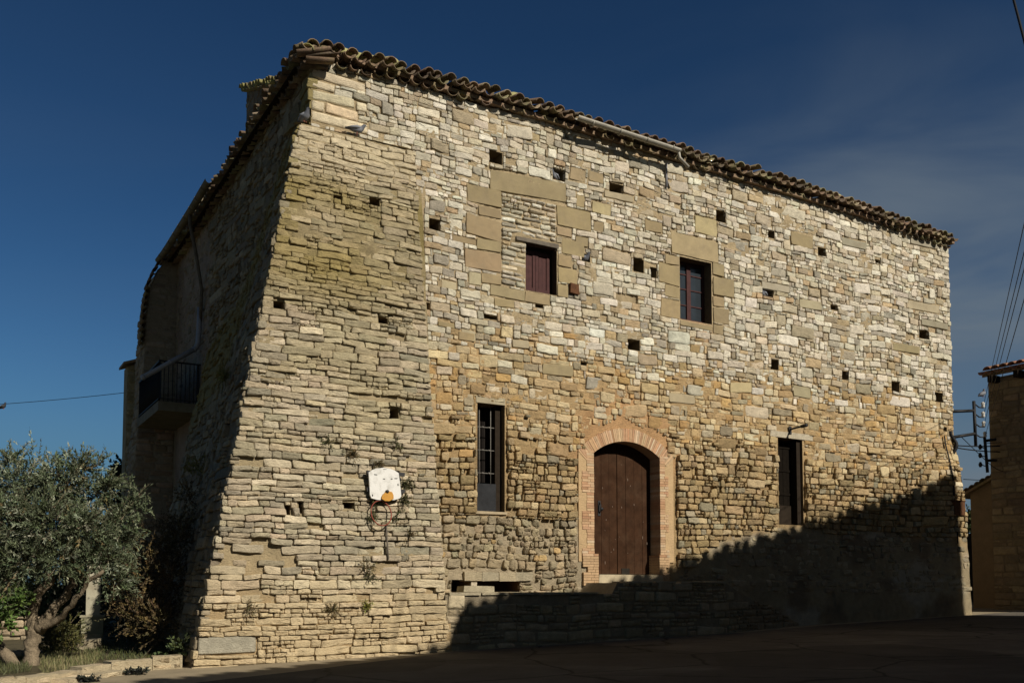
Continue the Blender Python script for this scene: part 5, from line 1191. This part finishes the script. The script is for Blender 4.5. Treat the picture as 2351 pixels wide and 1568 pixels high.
# brackets with insulators
def pt(x, y, n): s, z = fac(x, y, n); return W(s, n, z)
def zr3(x, y): return ((3500 + x / 3.3333) / 1.6333, (1350 + y / 3.3333) / 1.6333)
def beam(mb, a, b, w=.04):
    mb.tube(np.array([a, b]), w, 4)
BA = thing('cable_bracket', 'black iron cable bracket fixed to the right corner of the big house', 'cable bracket', pt(2190, 980, -.2), 'cable brackets over the alley')
m_ = MB(); beam(m_, pt(*zr3(505, 512), -.2), pt(*zr3(530, 1070), -.2), .045); beam(m_, pt(*zr3(240, 642), -.2), pt(*zr3(510, 632), -.2)); beam(m_, pt(*zr3(240, 965), -.2), pt(*zr3(518, 920), -.2)); m_.build('frame', M_IRON, BA)
BB_ = thing('cable_bracket', 'black iron cable bracket fixed to the right-hand house wall', 'cable bracket', pt(2285, 1040, -.75), 'cable brackets over the alley')
m_ = MB(); beam(m_, pt(*zr3(640, 955), -.75), pt(*zr3(677, 1405), -.75), .045); beam(m_, pt(*zr3(655, 1008), -.75), pt(*zr3(1010, 962), -.75)); beam(m_, pt(*zr3(672, 1255), -.75), pt(*zr3(1010, 1250), -.75)); m_.build('frame', M_IRON, BB_)
ins = [(620, 560), (622, 680), (628, 800), (645, 930)]
for i, (x, y) in enumerate(ins):
    c = pt(*zr3(x, y), -.45); mb = MB()
    mb.tube(np.array([c + np.array([0, 0, -.09]), c + np.array([0, 0, -.04]), c, c + np.array([0, 0, .05]), c + np.array([0, 0, .08])]), [.03, .05, .04, .055, .02], 8)
    mb.build('insulator', M_PORC, BA)
    hk = MB(); c2 = pt(*zr3(520, y - 10), -.2); hk.tube(np.array([c2, (c + c2) / 2 + np.array([0, 0, -.08]), c + np.array([0, 0, -.08])]), .018, 5); hk.build('hook', M_IRON, BA)
for i, (x, y) in enumerate([(585, 1085), (585, 1190), (588, 1305)]):
    c = pt(*zr3(x, y), -.6); mb = MB(); mb.tube(np.array([c + np.array([0, 0, -.07]), c, c + np.array([0, 0, .07])]), [.03, .055, .025], 8); mb.build('insulator', M_IRON, BB_)
    hk = MB(); c2 = pt(*zr3(655, y + 20), -.75); hk.tube(np.array([c2, (c + c2) / 2, c]), .015, 5); hk.build('hook', M_IRON, BB_)
def wire(name, label, P, r, sag=0.0, group=None):
    P = [np.asarray(p, float) for p in P]; q = np.linspace(0, 1, 24)[:, None]
    if len(P) == 2: Q = P[0] * (1 - q) + P[1] * q
    else:
        q = np.linspace(0, len(P) - 1, 24); i0 = np.minimum(q.astype(int), len(P) - 2); f = (q - i0)[:, None]; A_ = np.array(P); Q = A_[i0] * (1 - f) + A_[i0 + 1] * f
    qq = np.linspace(0, 1, len(Q)); Q[:, 2] -= sag * 4 * qq * (1 - qq)
    mb = MB(); mb.tube(Q, r, 5, caps=False); tag(mb.build(name, M_CABLE, None, Q[0]), label, 'wire', group)
for i, ((x, y), ye) in enumerate(zip(ins, (516, 580, 619, 689))):
    a = pt(*zr3(x + 8, y), -.45); b = at(2351, ye, 12.5); wire('power_line', ['topmost thin wire rising from the insulators to the right', 'second thin wire from the top insulator', 'third thin wire down, leaving the insulators', 'lowest wire, leaving the bottom white insulator'][i], [a, a + (b - a) * 1.12], .006, 0, 'thin wires rising from the cable bracket')
for i, (p, q, sg, lab) in enumerate([((295, 1068), (985, 1062), .03, 'straight cable crossing the alley under the left bracket'), ((300, 1098), (990, 1145), .04, 'thick cable crossing the alley just below the straight one'), ((330, 940), (650, 1250), 0, 'slanting cable from the house corner down to the right bracket'), ((690, 1285), (990, 1388), .1, 'drooping cable right of the right bracket'), ((670, 1040), (985, 1020), .0, 'cable just under the upper arm of the right bracket')]):
    wire('power_line', lab, [pt(*zr3(*p), -.3), pt(*zr3(*q), -.75)], .016 if i < 2 else .010, sg, 'cables crossing the alley')
wire('power_line', 'faint low cable crossing to the low house roof', [pt(2212, 1100, -1), pt(2250, 1102, -3)], .010, 0, 'cables crossing the alley')
wire('power_line', 'long thin wire crossing the sky to the left annex', [at(290, 901, 28.0), at(-140, 936, 30)], .009, .05)
wire('power_line', 'thick black cable in the upper right corner of the sky', [at(2300, -95, 9.5), at(2327, 0, 9.2), at(2352, 95, 9.0), at(2400, 300, 8.6)], .013, 0)

# ------------------------------------------------------------------ pigeons
def pigeon(pos, head_dir, label, pitch=0.0, sc=1.0, pal=((.085, .09, .105), (.20, .21, .235))):
    d = np.asarray(head_dir, float); d[2] = 0; d /= np.linalg.norm(d); upv = np.array([0, 0, 1.0])
    f = d * math.cos(pitch) + upv * math.sin(pitch); v = np.cross(np.cross(f, upv), f); v /= np.linalg.norm(v)
    B = lambda x, z: np.asarray(pos) + (f * x + v * z) * sc
    mb = MB()
    X = [(-.20, .075, .012), (-.13, .085, .026), (-.07, .095, .050), (0, .10, .066), (.06, .115, .060), (.09, .15, .040), (.105, .18, .030), (.118, .20, .029), (.135, .205, .018), (.150, .202, .006), (.168, .196, .003)]
    P = np.array([B(x, z) for x, z, _ in X]); n0 = mb.n
    mb.tube(P, [r * sc for _, _, r in X], 10)
    c = np.array([pal[0] if i < 2 or i > 4 else pal[1] for i in range(len(X))]); mb.c[-1] = np.repeat(c, 10, 0)
    sd = np.cross(f, v)
    for s_ in (-1, 1):
        mb.tube(np.array([B(.07, .13) + sd * s_ * .045 * sc, B(0, .115) + sd * s_ * .062 * sc, B(-.09, .10) + sd * s_ * .045 * sc, B(-.17, .085) + sd * s_ * .02 * sc]), [.018 * sc, .030 * sc, .022 * sc, .006 * sc], 7, pal[1])
        mb.tube(np.array([B(.01, .05) + sd * s_ * .02 * sc, np.asarray(pos) + sd * s_ * .02 * sc + f * .02 * sc]), .006 * sc, 5, (.30, .10, .07))
    tag(mb.build('pigeon', M_BIRD, None, pos), label, 'pigeon', 'pigeons resting on the house')
s, z = fac(815, 312, .10); pigeon(W(s, .14, z), U * .9 + N * .2, 'dark pigeon perched on the wall near the top left corner', -.15)
s, z = fac(802, 330, .14); 
pigeon(W(-.12, .02, 7.78), N + U * .3, 'pigeon sitting on the ledge in the shade beside the top corner quoins', .1)
for (x, y), d, lab in [((1277, 412), -U + N * .6, 'pigeon in the wall hole just above the big lintel'), ((1345, 601), U * .5 + N, 'pigeon in the hole right of the shuttered window'), ((1757, 681), -U + N * .3, 'pale pigeon in the hole right of the casement window')]:
    s, z = fac(x, y); pigeon(W(s, -.06, z - .02), d, lab, 0, .95)
pigeon(pt(*zr3(622, 470), -.45), U, 'pigeon perched on top of the insulators at the right', .3)
for (x, y), lab in [((312, 1548), 'dark flat leafy clump of unclear kind at the foot of the middle kerb stones'), ((203, 1565), 'dark flat leafy clump of unclear kind by the lower kerb stones near the olive tree')]:
    c = gnd(x, y) + np.array([0, 0, .03]); mb = MB(); twigs(mb, [(c, (.17, .06, .035))], 60, 9, .08, .04, .022, [(1, (.022, .026, .012))], up=.1, shell=.1, stem=.002)  # leafy clumps stand in for dark shapes of unknown kind
    tag(mb.build('dark_clump', [M_LEAF, M_BARK], None, c), lab, 'clump', 'dark clumps along the kerb')
pigeon(at(8, 940, 26), np.array([1.0, 0, 0]), 'tiny bird in the sky at the left edge under the wire', .3, .8, ((.03, .03, .035), (.05, .05, .05)))
